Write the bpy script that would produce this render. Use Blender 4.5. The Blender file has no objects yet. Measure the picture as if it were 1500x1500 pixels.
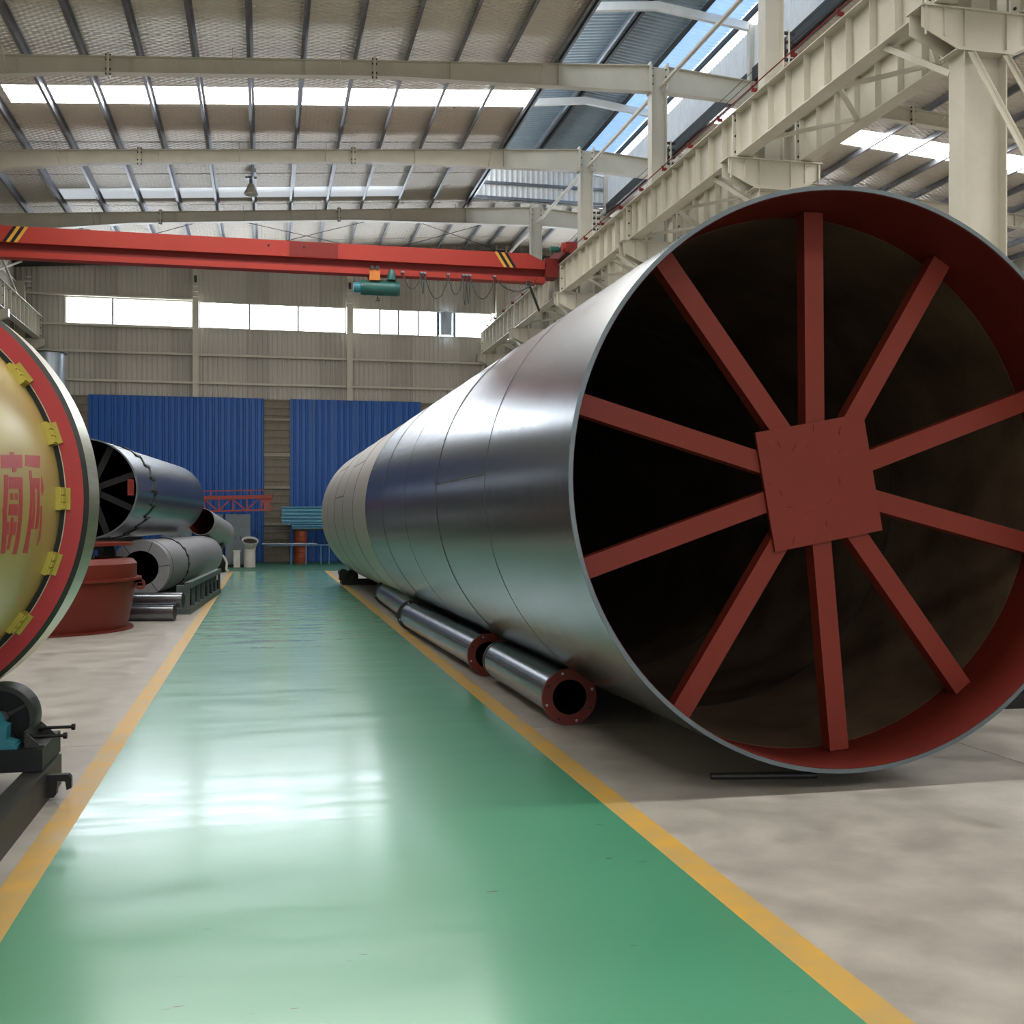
import bpy, math, random
from mathutils import Vector, Matrix
random.seed(7)
C = bpy.context.collection
SC = bpy.context.scene
pi = math.pi

# ------------------------------------------------------------------ camera
cam_d = bpy.data.cameras.new('camera'); cam = bpy.data.objects.new('camera', cam_d); C.objects.link(cam)
YAW = math.atan(362 / 1630.0)
cam.location = (0, 0, 1.6); cam.rotation_euler = (pi / 2, 0, -YAW)
cam_d.sensor_width = 36; cam_d.lens = 36 * 1630 / 1500.0; cam_d.shift_y = 14 / 1500.0
cam_d.clip_start = .05; cam_d.clip_end = 400
SC.camera = cam
# ------------------------------------------------------------------ sky, colour management
SC.view_settings.view_transform = 'Standard'; SC.view_settings.look = 'None'
SC.view_settings.gamma = 1; SC.view_settings.use_curve_mapping = False
SC.view_settings.exposure = 0.0
w = bpy.data.worlds.new('sky'); SC.world = w; w.use_nodes = True
w.node_tree.nodes['Background'].inputs[0].default_value = (.80, .90, 1, 1)
w.node_tree.nodes['Background'].inputs[1].default_value = 2.2
WIN = 15.0      # brightness of the daylit window panes
SKY = 22.0      # brightness of the translucent roof strips
# added area lamp standing in for daylight from an assumed, unseen gate
la = bpy.data.lights.new('assumed_gate_lamp', 'AREA'); la.shape = 'RECTANGLE'; la.size = 9; la.size_y = 6
la.energy = 220; la.color = (1, .98, .96)
lo = bpy.data.objects.new('assumed_gate_lamp', la); C.objects.link(lo)
lo.location = (1.5, -11.9, 3.4); lo.rotation_euler = (pi / 2, 0, 0)

# ------------------------------------------------------------------ materials
def lin(c):
    c = c / 255.0
    return c / 12.92 if c <= .04045 else ((c + .055) / 1.055) ** 2.4
def rgb(h): return (lin(int(h[0:2], 16)), lin(int(h[2:4], 16)), lin(int(h[4:6], 16)), 1)
def mat(name, hexc, rough=.5, metal=0, var=.12, nscale=3, stretch=(1, 1, 1), bump=0, bscale=40, rvar=.0, hex2=None, spec=.5, coat=0):
    m = bpy.data.materials.new(name); m.use_nodes = True
    N = m.node_tree.nodes; L = m.node_tree.links; b = N['Principled BSDF']
    c1 = rgb(hexc)
    c2 = rgb(hex2) if hex2 else tuple([x * (1 - 2 * var) for x in c1[:3]] + [1])
    tc = N.new('ShaderNodeTexCoord'); mp = N.new('ShaderNodeMapping'); mp.inputs['Scale'].default_value = stretch
    L.new(tc.outputs['Object'], mp.inputs[0])
    n = N.new('ShaderNodeTexNoise'); n.inputs['Scale'].default_value = nscale; n.inputs['Detail'].default_value = 6; n.inputs['Roughness'].default_value = .62
    L.new(mp.outputs[0], n.inputs['Vector'])
    r = N.new('ShaderNodeValToRGB'); r.color_ramp.elements[0].position = .32; r.color_ramp.elements[1].position = .68
    r.color_ramp.elements[0].color = c2; r.color_ramp.elements[1].color = c1
    L.new(n.outputs['Fac'], r.inputs[0]); L.new(r.outputs[0], b.inputs['Base Color'])
    b.inputs['Metallic'].default_value = metal; b.inputs['Roughness'].default_value = rough
    b.inputs['Specular IOR Level'].default_value = spec
    if coat: b.inputs['Coat IOR'].default_value = 1.6; b.inputs['Coat Weight'].default_value = coat; b.inputs['Coat Roughness'].default_value = .17
    if rvar:
        q = N.new('ShaderNodeMapRange'); q.inputs['From Min'].default_value = .3; q.inputs['From Max'].default_value = .7
        q.inputs['To Min'].default_value = rough - rvar; q.inputs['To Max'].default_value = rough + rvar
        L.new(n.outputs['Fac'], q.inputs[0]); L.new(q.outputs[0], b.inputs['Roughness'])
    if bump:
        n2 = N.new('ShaderNodeTexNoise'); n2.inputs['Scale'].default_value = bscale; n2.inputs['Detail'].default_value = 3
        L.new(mp.outputs[0], n2.inputs['Vector'])
        bp = N.new('ShaderNodeBump'); bp.inputs['Strength'].default_value = bump; bp.inputs['Distance'].default_value = .01
        L.new(n2.outputs['Fac'], bp.inputs['Height']); L.new(bp.outputs[0], b.inputs['Normal'])
        if coat: L.new(bp.outputs[0], b.inputs['Coat Normal'])
    if coat:     # scuffed, streaky gloss and small dark scratches
        n3 = N.new('ShaderNodeTexNoise'); n3.inputs['Scale'].default_value = 2.2; n3.inputs['Detail'].default_value = 8; n3.inputs['Roughness'].default_value = .7
        L.new(mp.outputs[0], n3.inputs['Vector'])
        q2 = N.new('ShaderNodeMapRange'); q2.inputs['From Min'].default_value = .3; q2.inputs['From Max'].default_value = .7
        q2.inputs['To Min'].default_value = .12; q2.inputs['To Max'].default_value = .25
        L.new(n3.outputs['Fac'], q2.inputs[0]); L.new(q2.outputs[0], b.inputs['Coat Roughness'])
        q3 = N.new('ShaderNodeMapRange'); q3.inputs['From Min'].default_value = .25; q3.inputs['From Max'].default_value = .45
        q3.inputs['To Min'].default_value = .97; q3.inputs['To Max'].default_value = 1
        L.new(n3.outputs['Fac'], q3.inputs[0]); L.new(q3.outputs[0], b.inputs['Coat Weight'])
        n4 = N.new('ShaderNodeTexNoise'); n4.inputs['Scale'].default_value = 14; n4.inputs['Detail'].default_value = 2
        L.new(mp.outputs[0], n4.inputs['Vector'])
        r4 = N.new('ShaderNodeValToRGB'); r4.color_ramp.elements[0].position = .245; r4.color_ramp.elements[1].position = .26
        mx = N.new('ShaderNodeMix'); mx.data_type = 'RGBA'; mx.inputs[6].default_value = (.03, .05, .04, 1)
        L.new(n4.outputs['Fac'], r4.inputs[0]); L.new(r4.outputs[0], mx.inputs[0]); L.new(r.outputs[0], mx.inputs[7]); L.new(mx.outputs[2], b.inputs['Base Color'])
    return m
def emit(name, hexc, s, base='e8ecee'):
    m = bpy.data.materials.new(name); m.use_nodes = True
    b = m.node_tree.nodes['Principled BSDF']; b.inputs['Base Color'].default_value = rgb(base); b.inputs['Roughness'].default_value = .35
    b.inputs['Emission Color'].default_value = rgb(hexc); b.inputs['Emission Strength'].default_value = s
    return m

M = {}
M['cream'] = mat('cream_paint', 'cdc8b8', .45, var=.07, nscale=1.2, rvar=.08)
M['cladding'] = mat('wall_cladding', 'c0bab0', .45, var=.05, nscale=.5, stretch=(3, 3, .15))
M['cladding2'] = mat('wall_cladding_dull', 'b3ada3', .45, var=.06, nscale=.5, stretch=(3, 3, .15))
M['galv'] = mat('galvanised_steel', '8d9097', .4, .6, var=.15, nscale=4)
M['galv_lt'] = mat('light_galvanised', 'aab4bf', .35, .7, var=.15, nscale=2, stretch=(4, 4, .5))
M['block'] = mat('concrete_block', '8d8577', .9, var=.2, nscale=1.3, bump=.4)
M['mortar'] = mat('mortar', 'a39c8f', .95, var=.1)
M['blue'] = mat('blue_sheet_paint', '0b57ab', .38, var=.08, nscale=1, stretch=(2, 2, .3))
M['concrete'] = mat('floor_concrete', 'aea9a1', .42, nscale=2.6, hex2='8f8a83', bump=.12, bscale=70, rvar=.08, spec=.5)
M['green'] = mat('green_floor_paint', '3e946f', .5, var=.05, nscale=.9, stretch=(.35, 1.6, 1), rvar=.03, bump=.02, bscale=4, spec=1.0, coat=1)
M['dullgreen'] = mat('dull_green_floor', '2c6149', .5, var=.1, nscale=.8)
M['yellow'] = mat('yellow_floor_paint', 'cf9f3e', .4, nscale=3, hex2='ac9666', rvar=.08)
M['red_paint'] = mat('red_primer', '742a1e', .55, var=.06, nscale=2, rvar=.04, spec=.25)
M['red_in'] = mat('red_inner_band', '5e1c14', .55, spec=.25, var=.12, nscale=2.5)
M['crane_red'] = mat('crane_red_paint', 'a4352b', .5, spec=.3, var=.05, nscale=.6)
M['crane_red2'] = mat('crane_dull_red_paint', '7c2420', .55, spec=.3, var=.06)
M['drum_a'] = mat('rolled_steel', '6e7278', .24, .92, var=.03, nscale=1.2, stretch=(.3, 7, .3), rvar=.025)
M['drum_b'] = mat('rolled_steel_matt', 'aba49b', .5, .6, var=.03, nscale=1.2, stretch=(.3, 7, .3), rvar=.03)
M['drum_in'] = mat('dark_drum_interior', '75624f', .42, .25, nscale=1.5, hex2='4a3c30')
M['weld'] = mat('weld_bead', '5c6066', .4, .8, bump=.5)
M['rim'] = mat('cut_steel_edge', '6a747a', .45, .6)
M['black'] = mat('black_steel', '17181a', .5, .3, var=.2)
M['dark'] = mat('dark_gray_steel', '3c3c3a', .5, .4, var=.2)
M['darkgreen'] = mat('grey_green_rack_paint', '4c5654', .5, .2, var=.1)
M['teal'] = mat('teal_casting_paint', '2f7c8c', .4, var=.1, nscale=8)
M['gold'] = mat('gold_drum_paint', 'b5a35c', .36, .35, var=.07, nscale=2, rvar=.05)
M['goldlug'] = mat('yellow_lug_paint', 'b0a040', .45, .2, var=.1)
M['tyre_red'] = mat('tyre_red_paint', 'a8262b', .42, var=.06)
M['tyre_face'] = mat('machined_tyre_steel', 'b9b596', .3, .8, nscale=3, stretch=(9, .5, 9), var=.12)
M['letter'] = mat('red_lettering', 'a8353a', .4, var=.06)
M['grey_drum'] = mat('grey_mill_steel', '908e92', .5, .35, var=.15, nscale=1.5, rvar=.1)
M['steel_tube'] = mat('polished_tube', '8b8f95', .25, .9, var=.12, nscale=2, stretch=(.5, 8, .5))
M['tub'] = mat('oxide_red_tub', '6e281d', .45, spec=.35, var=.08, nscale=1.5)
M['lattice'] = mat('lattice_red_paint', 'b0483f', .45, var=.06)
M['cyan'] = mat('cyan_beam_paint', '7accec', .4, var=.06)
M['ltblue'] = mat('light_blue_rail', '6a9cc8', .4)
M['orange'] = mat('orange_barrel', 'a04a28', .5, var=.12)
M['white'] = mat('white_paint', 'c9c7c0', .5)
M['grey_box'] = mat('grey_cabinet', '6d7880', .5)
M['hoist'] = mat('hoist_green', '1f5a55', .4)
M['orange2'] = mat('trolley_orange', 'd07a30', .4)
M['cable'] = mat('black_cable', '26282a', .5)
M['yel2'] = mat('warning_yellow', 'd6a43a', .4)
M['monitor'] = mat('blue_grey_roof_sheet', '93a5b0', .4, .2, var=.08)
M['whitesheet'] = mat('white_wall_sheet', 'e2e4e2', .45, var=.05)
M['pane'] = emit('daylit_window_pane', 'ecf5ff', WIN)
M['skypane'] = emit('daylit_roof_strip', 'fffdf8', SKY)
M['louvre'] = emit('monitor_glow_strip', 'f4f8ff', 3.0)
M['left_fill'] = emit('left_fill_glow', 'f4f8ff', 7.0)
M['skydim'] = emit('dirty_roof_strip', 'dbe4ee', .55)
M['bluepane'] = emit('blue_translucent_sheet', '78aee6', .95)

def foil():
    m = bpy.data.materials.new('foil_insulation'); m.use_nodes = True
    N = m.node_tree.nodes; L = m.node_tree.links; b = N['Principled BSDF']
    b.inputs['Base Color'].default_value = rgb('d6ccbe'); b.inputs['Metallic'].default_value = .2; b.inputs['Roughness'].default_value = .42
    tc = N.new('ShaderNodeTexCoord')
    hs = []
    for s in (1, -1):
        mp = N.new('ShaderNodeMapping'); mp.inputs['Rotation'].default_value = (0, 0, s * .95)
        wv = N.new('ShaderNodeTexWave'); wv.inputs['Scale'].default_value = 2.2; wv.inputs['Distortion'].default_value = 1.2; wv.inputs['Detail'].default_value = 2
        L.new(tc.outputs['Object'], mp.inputs[0]); L.new(mp.outputs[0], wv.inputs[0]); hs.append(wv)
    ad = N.new('ShaderNodeMath'); ad.operation = 'MAXIMUM'
    L.new(hs[0].outputs['Fac'], ad.inputs[0]); L.new(hs[1].outputs['Fac'], ad.inputs[1])
    n = N.new('ShaderNodeTexNoise'); n.inputs['Scale'].default_value = .6; L.new(tc.outputs['Object'], n.inputs['Vector'])
    ad2 = N.new('ShaderNodeMath'); ad2.operation = 'ADD'; L.new(ad.outputs[0], ad2.inputs[0]); L.new(n.outputs['Fac'], ad2.inputs[1])
    bp = N.new('ShaderNodeBump'); bp.inputs['Strength'].default_value = .55; bp.inputs['Distance'].default_value = .05
    L.new(ad2.outputs[0], bp.inputs['Height']); L.new(bp.outputs[0], b.inputs['Normal'])
    return m
M['foil'] = foil()

# ------------------------------------------------------------------ mesh builder
class MB:
    def __init__(s): s.v = []; s.f = []
    def add(s, vs, fs):
        o = len(s.v); s.v += [tuple(p) for p in vs]; s.f += [tuple(i + o for i in f) for f in fs]; return s
    def hexa(s, p):   # 8 points: bottom loop 0-3, top loop 4-7
        return s.add(p, [(3, 2, 1, 0), (4, 5, 6, 7), (0, 1, 5, 4), (1, 2, 6, 5), (2, 3, 7, 6), (3, 0, 4, 7)])
    def box(s, x0, x1, y0, y1, z0, z1):
        return s.hexa([(x0, y0, z0), (x1, y0, z0), (x1, y1, z0), (x0, y1, z0), (x0, y0, z1), (x1, y0, z1), (x1, y1, z1), (x0, y1, z1)])
    def obox(s, p0, p1, wd, ht, up=(0, 0, 1), off=0):
        p0 = Vector(p0); p1 = Vector(p1); d = (p1 - p0).normalized(); u = Vector(up); sd = d.cross(u).normalized(); u = sd.cross(d).normalized()
        a = sd * wd / 2; h = u * ht / 2; o = sd * off; p0 = p0 + o; p1 = p1 + o
        return s.hexa([p0 - a - h, p0 + a - h, p1 + a - h, p1 - a - h, p0 - a + h, p0 + a + h, p1 + a + h, p1 - a + h])
    def prism(s, pts, a, b, ax='y'):
        def P(u, v, t): return (u, t, v) if ax == 'y' else ((t, u, v) if ax == 'x' else (u, v, t))
        n = len(pts); vs = [P(u, v, a) for u, v in pts] + [P(u, v, b) for u, v in pts]
        return s.add(vs, [tuple(range(n))[::-1], tuple(range(n, 2 * n))] + [(i, (i + 1) % n, n + (i + 1) % n, n + i) for i in range(n)])
    def lathe(s, prof, o, ax=(0, 1, 0), n=32, closed=False, a0=0, a1=2 * pi):
        # prof: (radius, distance along the axis)
        o = Vector(o); ax = Vector(ax).normalized(); u = ax.cross(Vector((0, 0, 1)))
        if u.length < 1e-3: u = Vector((1, 0, 0))
        u.normalize(); v = u.cross(ax).normalized()
        full = abs(a1 - a0 - 2 * pi) < 1e-6; k = n if full else n + 1; m = len(prof); vs = []
        for i in range(k):
            t = a0 + (a1 - a0) * i / n
            for r, h in prof: vs.append(o + ax * h + (u * math.cos(t) + v * math.sin(t)) * r)
        fs = []
        for i in range(n):
            j = (i + 1) % k
            for q in range(m if closed else m - 1):
                q2 = (q + 1) % m; fs.append((i * m + q, j * m + q, j * m + q2, i * m + q2))
        return s.add(vs, fs)
    def tube(s, p0, p1, r, n=12, r2=None):
        p0 = Vector(p0); p1 = Vector(p1); L = (p1 - p0).length
        return s.lathe([(1e-4, 0), (r, 0), (r2 or r, L), (1e-4, L)], p0, p1 - p0, n)
    def path(s, pts, r, n=6):
        for a, b in zip(pts[:-1], pts[1:]): s.tube(a, b, r, n)
        return s
    def ring(s, o, ax, r0, r1, h, n=32, a0=0, a1=2 * pi):
        return s.lathe([(r0, 0), (r1, 0), (r1, h), (r0, h)], o, ax, n, True, a0, a1)
    def mesh(s, name, off, smooth=True):
        me = bpy.data.meshes.new(name)
        me.from_pydata([(a - off[0], b - off[1], c - off[2]) for a, b, c in s.v], [], s.f)
        me.validate(); me.update()
        import bmesh
        bm = bmesh.new(); bm.from_mesh(me); bmesh.ops.recalc_face_normals(bm, faces=bm.faces); bm.to_mesh(me); bm.free()
        if smooth:
            me.shade_smooth(); me.set_sharp_from_angle(angle=math.radians(34))
        return me
    def center(s):
        n = len(s.v); return tuple(sum(p[i] for p in s.v) / n for i in range(3))

WL = {}   # world location of every object
def thing(name, label, cat, loc=(0, 0, 0), group=None):
    o = bpy.data.objects.new(name, None); C.objects.link(o); o.location = loc; o.empty_display_size = .2
    WL[o] = tuple(loc); o['label'] = label; o['category'] = cat
    if group: o['group'] = group
    return o
def part(name, mb, m, parent, label=None, stuff=False):
    c = mb.center(); me = mb.mesh(name, c); me.materials.append(m)
    o = bpy.data.objects.new(name, me); C.objects.link(o); o.parent = parent
    p = WL[parent]; o.location = (c[0] - p[0], c[1] - p[1], c[2] - p[2]); WL[o] = c
    if label: o['label'] = label
    if stuff: o['kind'] = 'stuff'
    return o
def dup(src, parent, d):      # copy of a part, moved by d
    o = src.copy(); C.objects.link(o); o.parent = parent; s = WL[src]; p = WL[parent]
    WL[o] = (s[0] + d[0], s[1] + d[1], s[2] + d[2]); o.location = tuple(WL[o][i] - p[i] for i in range(3)); return o
def single(name, mb, m, label, cat, group=None):
    c = mb.center(); me = mb.mesh(name, c); me.materials.append(m)
    o = bpy.data.objects.new(name, me); C.objects.link(o); o.location = c; WL[o] = c
    o['label'] = label; o['category'] = cat
    if group: o['group'] = group
    return o
def struct(name, mb, m, label=None):
    c = mb.center(); me = mb.mesh(name, c); me.materials.append(m)
    o = bpy.data.objects.new(name, me); C.objects.link(o); o.location = c; WL[o] = c; o['kind'] = 'structure'
    if label: o['label'] = label
    return o
def corr(mb, u0, u1, v0, v1, pitch, depth, P, base=.35, top=.2):
    """trapezoid ribbed sheet with ribs running along v; P(u, v, w) -> point, w = out of the sheet"""
    pts = []; u = u0
    while u < u1 - 1e-6:
        for du, wv in ((0, 0), (pitch * base, 0), (pitch * (base + (1 - base - top) / 2), depth), (pitch * (base + (1 - base - top) / 2 + top), depth)):
            if u + du <= u1: pts.append((u + du, wv))
        u += pitch
    pts.append((u1, 0))
    n = len(pts); vs = []
    for k in (0, -.004):
        for v in (v0, v1):
            for (a, b) in pts: vs.append(P(a, v, b + k))
    fs = []
    for i in range(n - 1):
        fs.append((i, i + 1, n + i + 1, n + i)); fs.append((2 * n + i, 3 * n + i, 3 * n + i + 1, 2 * n + i + 1))
        fs.append((i, 2 * n + i, 2 * n + i + 1, i + 1)); fs.append((n + i, n + i + 1, 3 * n + i + 1, 3 * n + i))
    fs.append((0, n, 3 * n, 2 * n)); fs.append((n - 1, 3 * n - 1, 4 * n - 1, 2 * n - 1))
    return mb.add(vs, fs)

# ------------------------------------------------------------------ dimensions of the hall
YB = 45.2; YF = -12.0; XL = -9.3; XC = 9.5; XR = 28.3; BAY = 6.35
FR = [YB - BAY * i for i in range(0, 5)]          # frames at 45.2, 38.85, 32.5, 26.15, 19.8
SL = .073
def rtop(x): return 12.88 - SL * abs(x - XC)
def zc(x): return rtop(x) + .2

# ------------------------------------------------------------------ floor
fl = struct('floor', MB().box(XL - .3, XR + .3, YF - 6, YB + .3, -.3, -.02), M['mortar'])
xs = [XL - .3, -5.3, -1.05, 4.9, 10.9, 16.9, 22.9, XR + .3]; ys = [-18, -9.6, -3.6, 2.4, 8.4, 14.4, 20.4, 26.4, 32.4, 38.4, YB + .3]
for i in range(len(xs) - 1):
    for j in range(len(ys) - 1):
        g = .004
        part('concrete_slab', MB().box(xs[i] + g, xs[i + 1] - g, ys[j] + g, ys[j + 1] - g, -.02, 0), M['concrete'], fl)
part('green_walkway', MB().box(-.98, 1.87, -11, 36.6, .0, .003), M['green'], fl, 'shiny green painted walkway')
part('green_walkway', MB().box(-3.4, 4.5, 36.6, YB - .15, .0, .003), M['dullgreen'], fl, 'darker, duller green floor near the blue doors')  # green set darker and without the gloss coat up to the doors
part('yellow_line', MB().box(-1.125, -.98, -11, 36.6, .0, .0035), M['yellow'], fl, 'worn yellow line on the left of the walkway')
part('yellow_line', MB().box(1.87, 2.02, -11, 36.6, .0, .0035), M['yellow'], fl, 'worn yellow line on the right of the walkway')

# ------------------------------------------------------------------ back wall
DZ = 6.45; W0 = 9.18; W1 = 10.2
wb = struct('wall_back', MB().box(XL, XR, YB, YB + .2, 0, DZ).box(XL, XR, YB + .16, YB + .2, DZ, W0), M['mortar'])
# concrete blocks of the lower wall where no blue sheet covers it
def blocks(x0, x1):
    r = 0; z = .0
    while z < DZ - .05:
        h = min(.29, DZ - z); x = x0 - (.3 if r % 2 else 0)
        while x < x1:
            a = max(x, x0); b = min(x + .6, x1)
            if b - a > .06:
                part('block', MB().box(a + .008, b - .008, YB - .06 - random.random() * .012, YB, z + .008, z + h - .008), M['block'], wb)
            x += .6
        z += h; r += 1
for zz, hh in ((1.45, .1), (2.9, .1), (4.18, .14), (5.6, .08)): part('ledge', MB().box(-.04, .98, YB - .14, YB - .062, zz, zz + hh), M['mortar'], wb, 'pale concrete ledge across the block pier')
blocks(-8.6, -6.6); blocks(-.04, .98); blocks(6.2, 7.4)
# ribbed cladding sheets
x = XL
k = 0
def clad(x0, x1, z0, z1, m):
    z1b = z1
    part('cladding_sheet', corr(MB(), x0, x1, z0, z1b, .19, .03, lambda a, b, c: (a, YB - .0 - c, b)), m, wb)
while x < XR - .1:
    x1 = min(x + .95, XR); m = M['cladding'] if (k * 7) % 3 else M['cladding2']
    clad(x, x1, DZ, W0 - .02, m)
    zt = min(zc(x), zc(x1)) + .1
    if x1 <= -7.3 or x > 27: clad(x, x1, W0 - .02, W1 + .02, m)
    clad(x, x1, W1 + .02, zt, m)
    x = x1; k += 1
# girts
for (gx0, gx1) in ((-8.9, -2.75), (-2.5, 3.2), (3.43, 9.1)):
    for gz in (7.05, 8.15):
        part('girt', MB().box(gx0, gx1, YB - .16, YB - .03, gz, gz + .012).box(gx0, gx1, YB - .16, YB - .15, gz - .07, gz), M['cream'], wb)
part('girt', MB().box(-8.9, -2.75, YB - .16, YB - .03, W1 + .03, W1 + .1), M['cream'], wb)
part('girt', MB().box(-8.9, -2.75, YB - .2, YB - .03, W0 - .09, W0 - .02), M['cream'], wb)
# rake beam under the roof at the back wall
mb = MB()
for a, b in ((XL, XC), (XC, XR)):
    mb.hexa([(a, YB - .3, rtop(a) - .28), (b, YB - .3, rtop(b) - .28), (b, YB - .05, rtop(b) - .28), (a, YB - .05, rtop(a) - .28),
             (a, YB - .3, rtop(a) - .08), (b, YB - .3, rtop(b) - .08), (b, YB - .05, rtop(b) - .08), (a, YB - .05, rtop(a) - .08)])
part('rake_beam', mb, M['dark'], wb, 'dark beam under the roof edge')
# windows of the back wall
def window(n, x0, x1, mull, label, duct=None):
    fr = MB().box(x0, x1, YB - .05, YB + .05, W0 - .02, W0 + .03).box(x0, x1, YB - .05, YB + .05, W1 - .03, W1 + .02)
    fr.box(x0, x0 + .04, YB - .05, YB + .05, W0 + .03, W1 - .03).box(x1 - .04, x1, YB - .05, YB + .05, W0 + .03, W1 - .03)
    o = struct('window_%d' % n, fr, M['cream'], label)
    e = [x0 + .04] + mull + [x1 - .04]
    for xm in mull: part('mullion', MB().box(xm - .035, xm + .035, YB - .06, YB + .04, W0 + .03, W1 - .03), M['galv'], o)
    for a, b in zip(e[:-1], e[1:]):
        if duct and duct[0] <= (a + b) / 2 <= duct[1]:
            part('grey_blanking_duct', MB().lathe([(.33, 0), (.33, W1 - W0 - .06)], ((a + b) / 2, YB + .05, W0 + .03), (0, 0, 1), 24), M['galv_lt'], o, 'round grey duct standing in the window opening')
            part('pane', MB().box(a + .03, b - .03, YB + .13, YB + .14, W0 + .03, W1 - .03), M['pane'], o)
        else:
            part('pane', MB().box(a + .03, b - .03, YB + .0, YB + .01, W0 + .03, W1 - .03), M['pane'], o)
window(1, -7.46, -2.74, [-5.72], 'left daylit strip window high in the back wall')
window(2, -2.52, 3.2, [-.6, 1.3], 'middle daylit strip window high in the back wall')
window(3, 3.44, 9.15, [4.55, 5.3, 6.1, 6.9, 7.62], 'right daylit strip window with narrow panes, high in the back wall', (6.9, 7.62))
window(4, 9.9, 18.8, [12.8, 15.8], 'daylit strip window of the neighbouring bay')
window(5, 19.1, 27.8, [22, 25], 'far daylit strip window of the neighbouring bay')
# gable wind columns
for i, (gx, lb) in enumerate(((-2.63, 'left cream steel post on the back wall'), (3.32, 'right cream steel post on the back wall'), (-9.0, None), (9.5, None))):
    if lb:
        t = thing('wall_post', lb + (', left of the middle window' if i == 0 else ', between the middle and right windows'), 'post', (gx, YB - .15, DZ), 'posts of the back wall')
        part('flange', MB().box(gx - .11, gx + .11, YB - .3, YB - .285, DZ, 12.0), M['cream'], t)
        part('web', MB().box(gx - .006, gx + .006, YB - .285, YB - .06, DZ, 12.0), M['cream'], t)
        for zz in (10.35, 10.55, 10.75):
            part('insulator', MB().tube((gx - .09, YB - .36, zz), (gx + .09, YB - .36, zz), .03, 10), M['white'], t)
        part('bracket', MB().box(gx - .05, gx + .05, YB - .4, YB - .3, 10.9, 11.15), M['dark'], t)

# blue sliding doors of ribbed sheet
def blue_door(n, x0, x1, lab):
    o = struct('door_%d' % n, MB().box(x0, x1, YB - .12, YB - .09, DZ - .05, DZ + .02).box(x0, x1, YB - .12, YB - .09, .0, .06).box(x0, x0 + .05, YB - .12, YB - .09, .06, DZ - .05).box(x1 - .05, x1, YB - .12, YB - .09, .06, DZ - .05), M['blue'], lab)
    x = x0; nn = round((x1 - x0) / .94); wd = (x1 - x0) / nn
    for i in range(nn):
        a = x + i * wd
        part('panel', corr(MB(), a + .004, a + wd - .004, .03, DZ, .235, .035, lambda p, q, r: (p, YB - .13 - r, q), .5, .15), M['blue'], o)
blue_door(1, -6.6, -.04, 'large blue ribbed sheet door, left of the block pier')
blue_door(2, .98, 6.2, 'large blue ribbed sheet door behind the cyan beams')

# ------------------------------------------------------------------ side walls
wl = struct('wall_left', MB().box(XL - .2, XL, YF, YB, 0, 1.2), M['mortar'])
y = YF
while y < YB - .1:
    y1 = min(y + 1.9, YB)
    part('cladding_sheet', corr(MB(), y, y1, 1.2, zc(XL), .19, .03, lambda a, b, c: (XL + c, a, b)), M['cladding'], wl)
    y = y1
for gz in (3, 5, 7.05, 8.15, 9.5, 10.6): part('girt', MB().box(XL + .03, XL + .16, YF, YB - .3, gz, gz + .07), M['cream'], wl)
wr = struct('wall_right', MB().box(XR, XR + .2, YF, YB, 0, zc(XR)), M['cladding'])
wf = struct('wall_front', MB().box(XL, -4, YF - .2, YF, 0, 12).box(7, XR, YF - .2, YF, 0, 12).box(-4, 7, YF - .2, YF, 6.6, 12), M['cladding'])

# ------------------------------------------------------------------ ceiling: foil lined roof, skylight strips
ce = struct('ceiling', MB().hexa([(XL, YF, zc(XL) + .12), (XC - 2.6, YF, zc(XC - 2.6) + .12), (XC - 2.6, YB + .2, zc(XC - 2.6) + .12), (XL, YB + .2, zc(XL) + .12),
                                (XL, YF, zc(XL) + .2), (XC - 2.6, YF, zc(XC - 2.6) + .2), (XC - 2.6, YB + .2, zc(XC - 2.6) + .2), (XL, YB + .2, zc(XL) + .2)])
            .box(XC - 2.6, XC + 2.6, 38.74, YB + .2, 13.22, 13.3).box(XC - 2.6, XC + 2.6, YF, 11.5, 13.22, 13.3)
            .hexa([(XC + 2.6, YF, zc(XC + 2.6) + .12), (XR, YF, zc(XR) + .12), (XR, YB + .2, zc(XR) + .12), (XC + 2.6, YB + .2, zc(XC + 2.6) + .12),
                   (XC + 2.6, YF, zc(XC + 2.6) + .2), (XR, YF, zc(XR) + .2), (XR, YB + .2, zc(XR) + .2), (XC + 2.6, YB + .2, zc(XC + 2.6) + .2)]), M['monitor'])
def slab(mb, x0, x1, y0, y1, t=.05, dz=0):
    return mb.hexa([(x0, y0, zc(x0) + dz), (x1, y0, zc(x1) + dz), (x1, y1, zc(x1) + dz), (x0, y1, zc(x0) + dz),
                    (x0, y0, zc(x0) + dz + t), (x1, y0, zc(x1) + dz + t), (x1, y1, zc(x1) + dz + t), (x0, y1, zc(x0) + dz + t)])
cells = [(YF, -9.4, 0), (-9.4, -8.3, 1), (-8.3, -2.5, 0), (-2.5, 4.75, 0), (4.75, 5.9, 1), (5.9, 11, 0), (11, 16.5, 0), (16.5, 17.65, 1), (17.65, 19.6, 0),
         (19.6, 21.1, 0), (21.1, 22.6, 0), (22.6, 24.0, 0), (24.0, 25.4, 0), (25.4, 26.9, 0), (26.9, 28.32, 0), (28.32, 29.48, 1), (29.48, 30.9, 0), (30.9, 32.4, 0),
         (32.4, 33.8, 0), (33.8, 35.3, 0), (35.3, 36.75, 0), (36.75, 37.9, 2), (37.9, 38.74, 0), (38.74, 40.8, 0), (40.8, 42.3, 0), (42.3, 43.8, 0), (43.8, YB, 0)]
XA = XC - 2.55; XB = XC + 2.55
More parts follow.
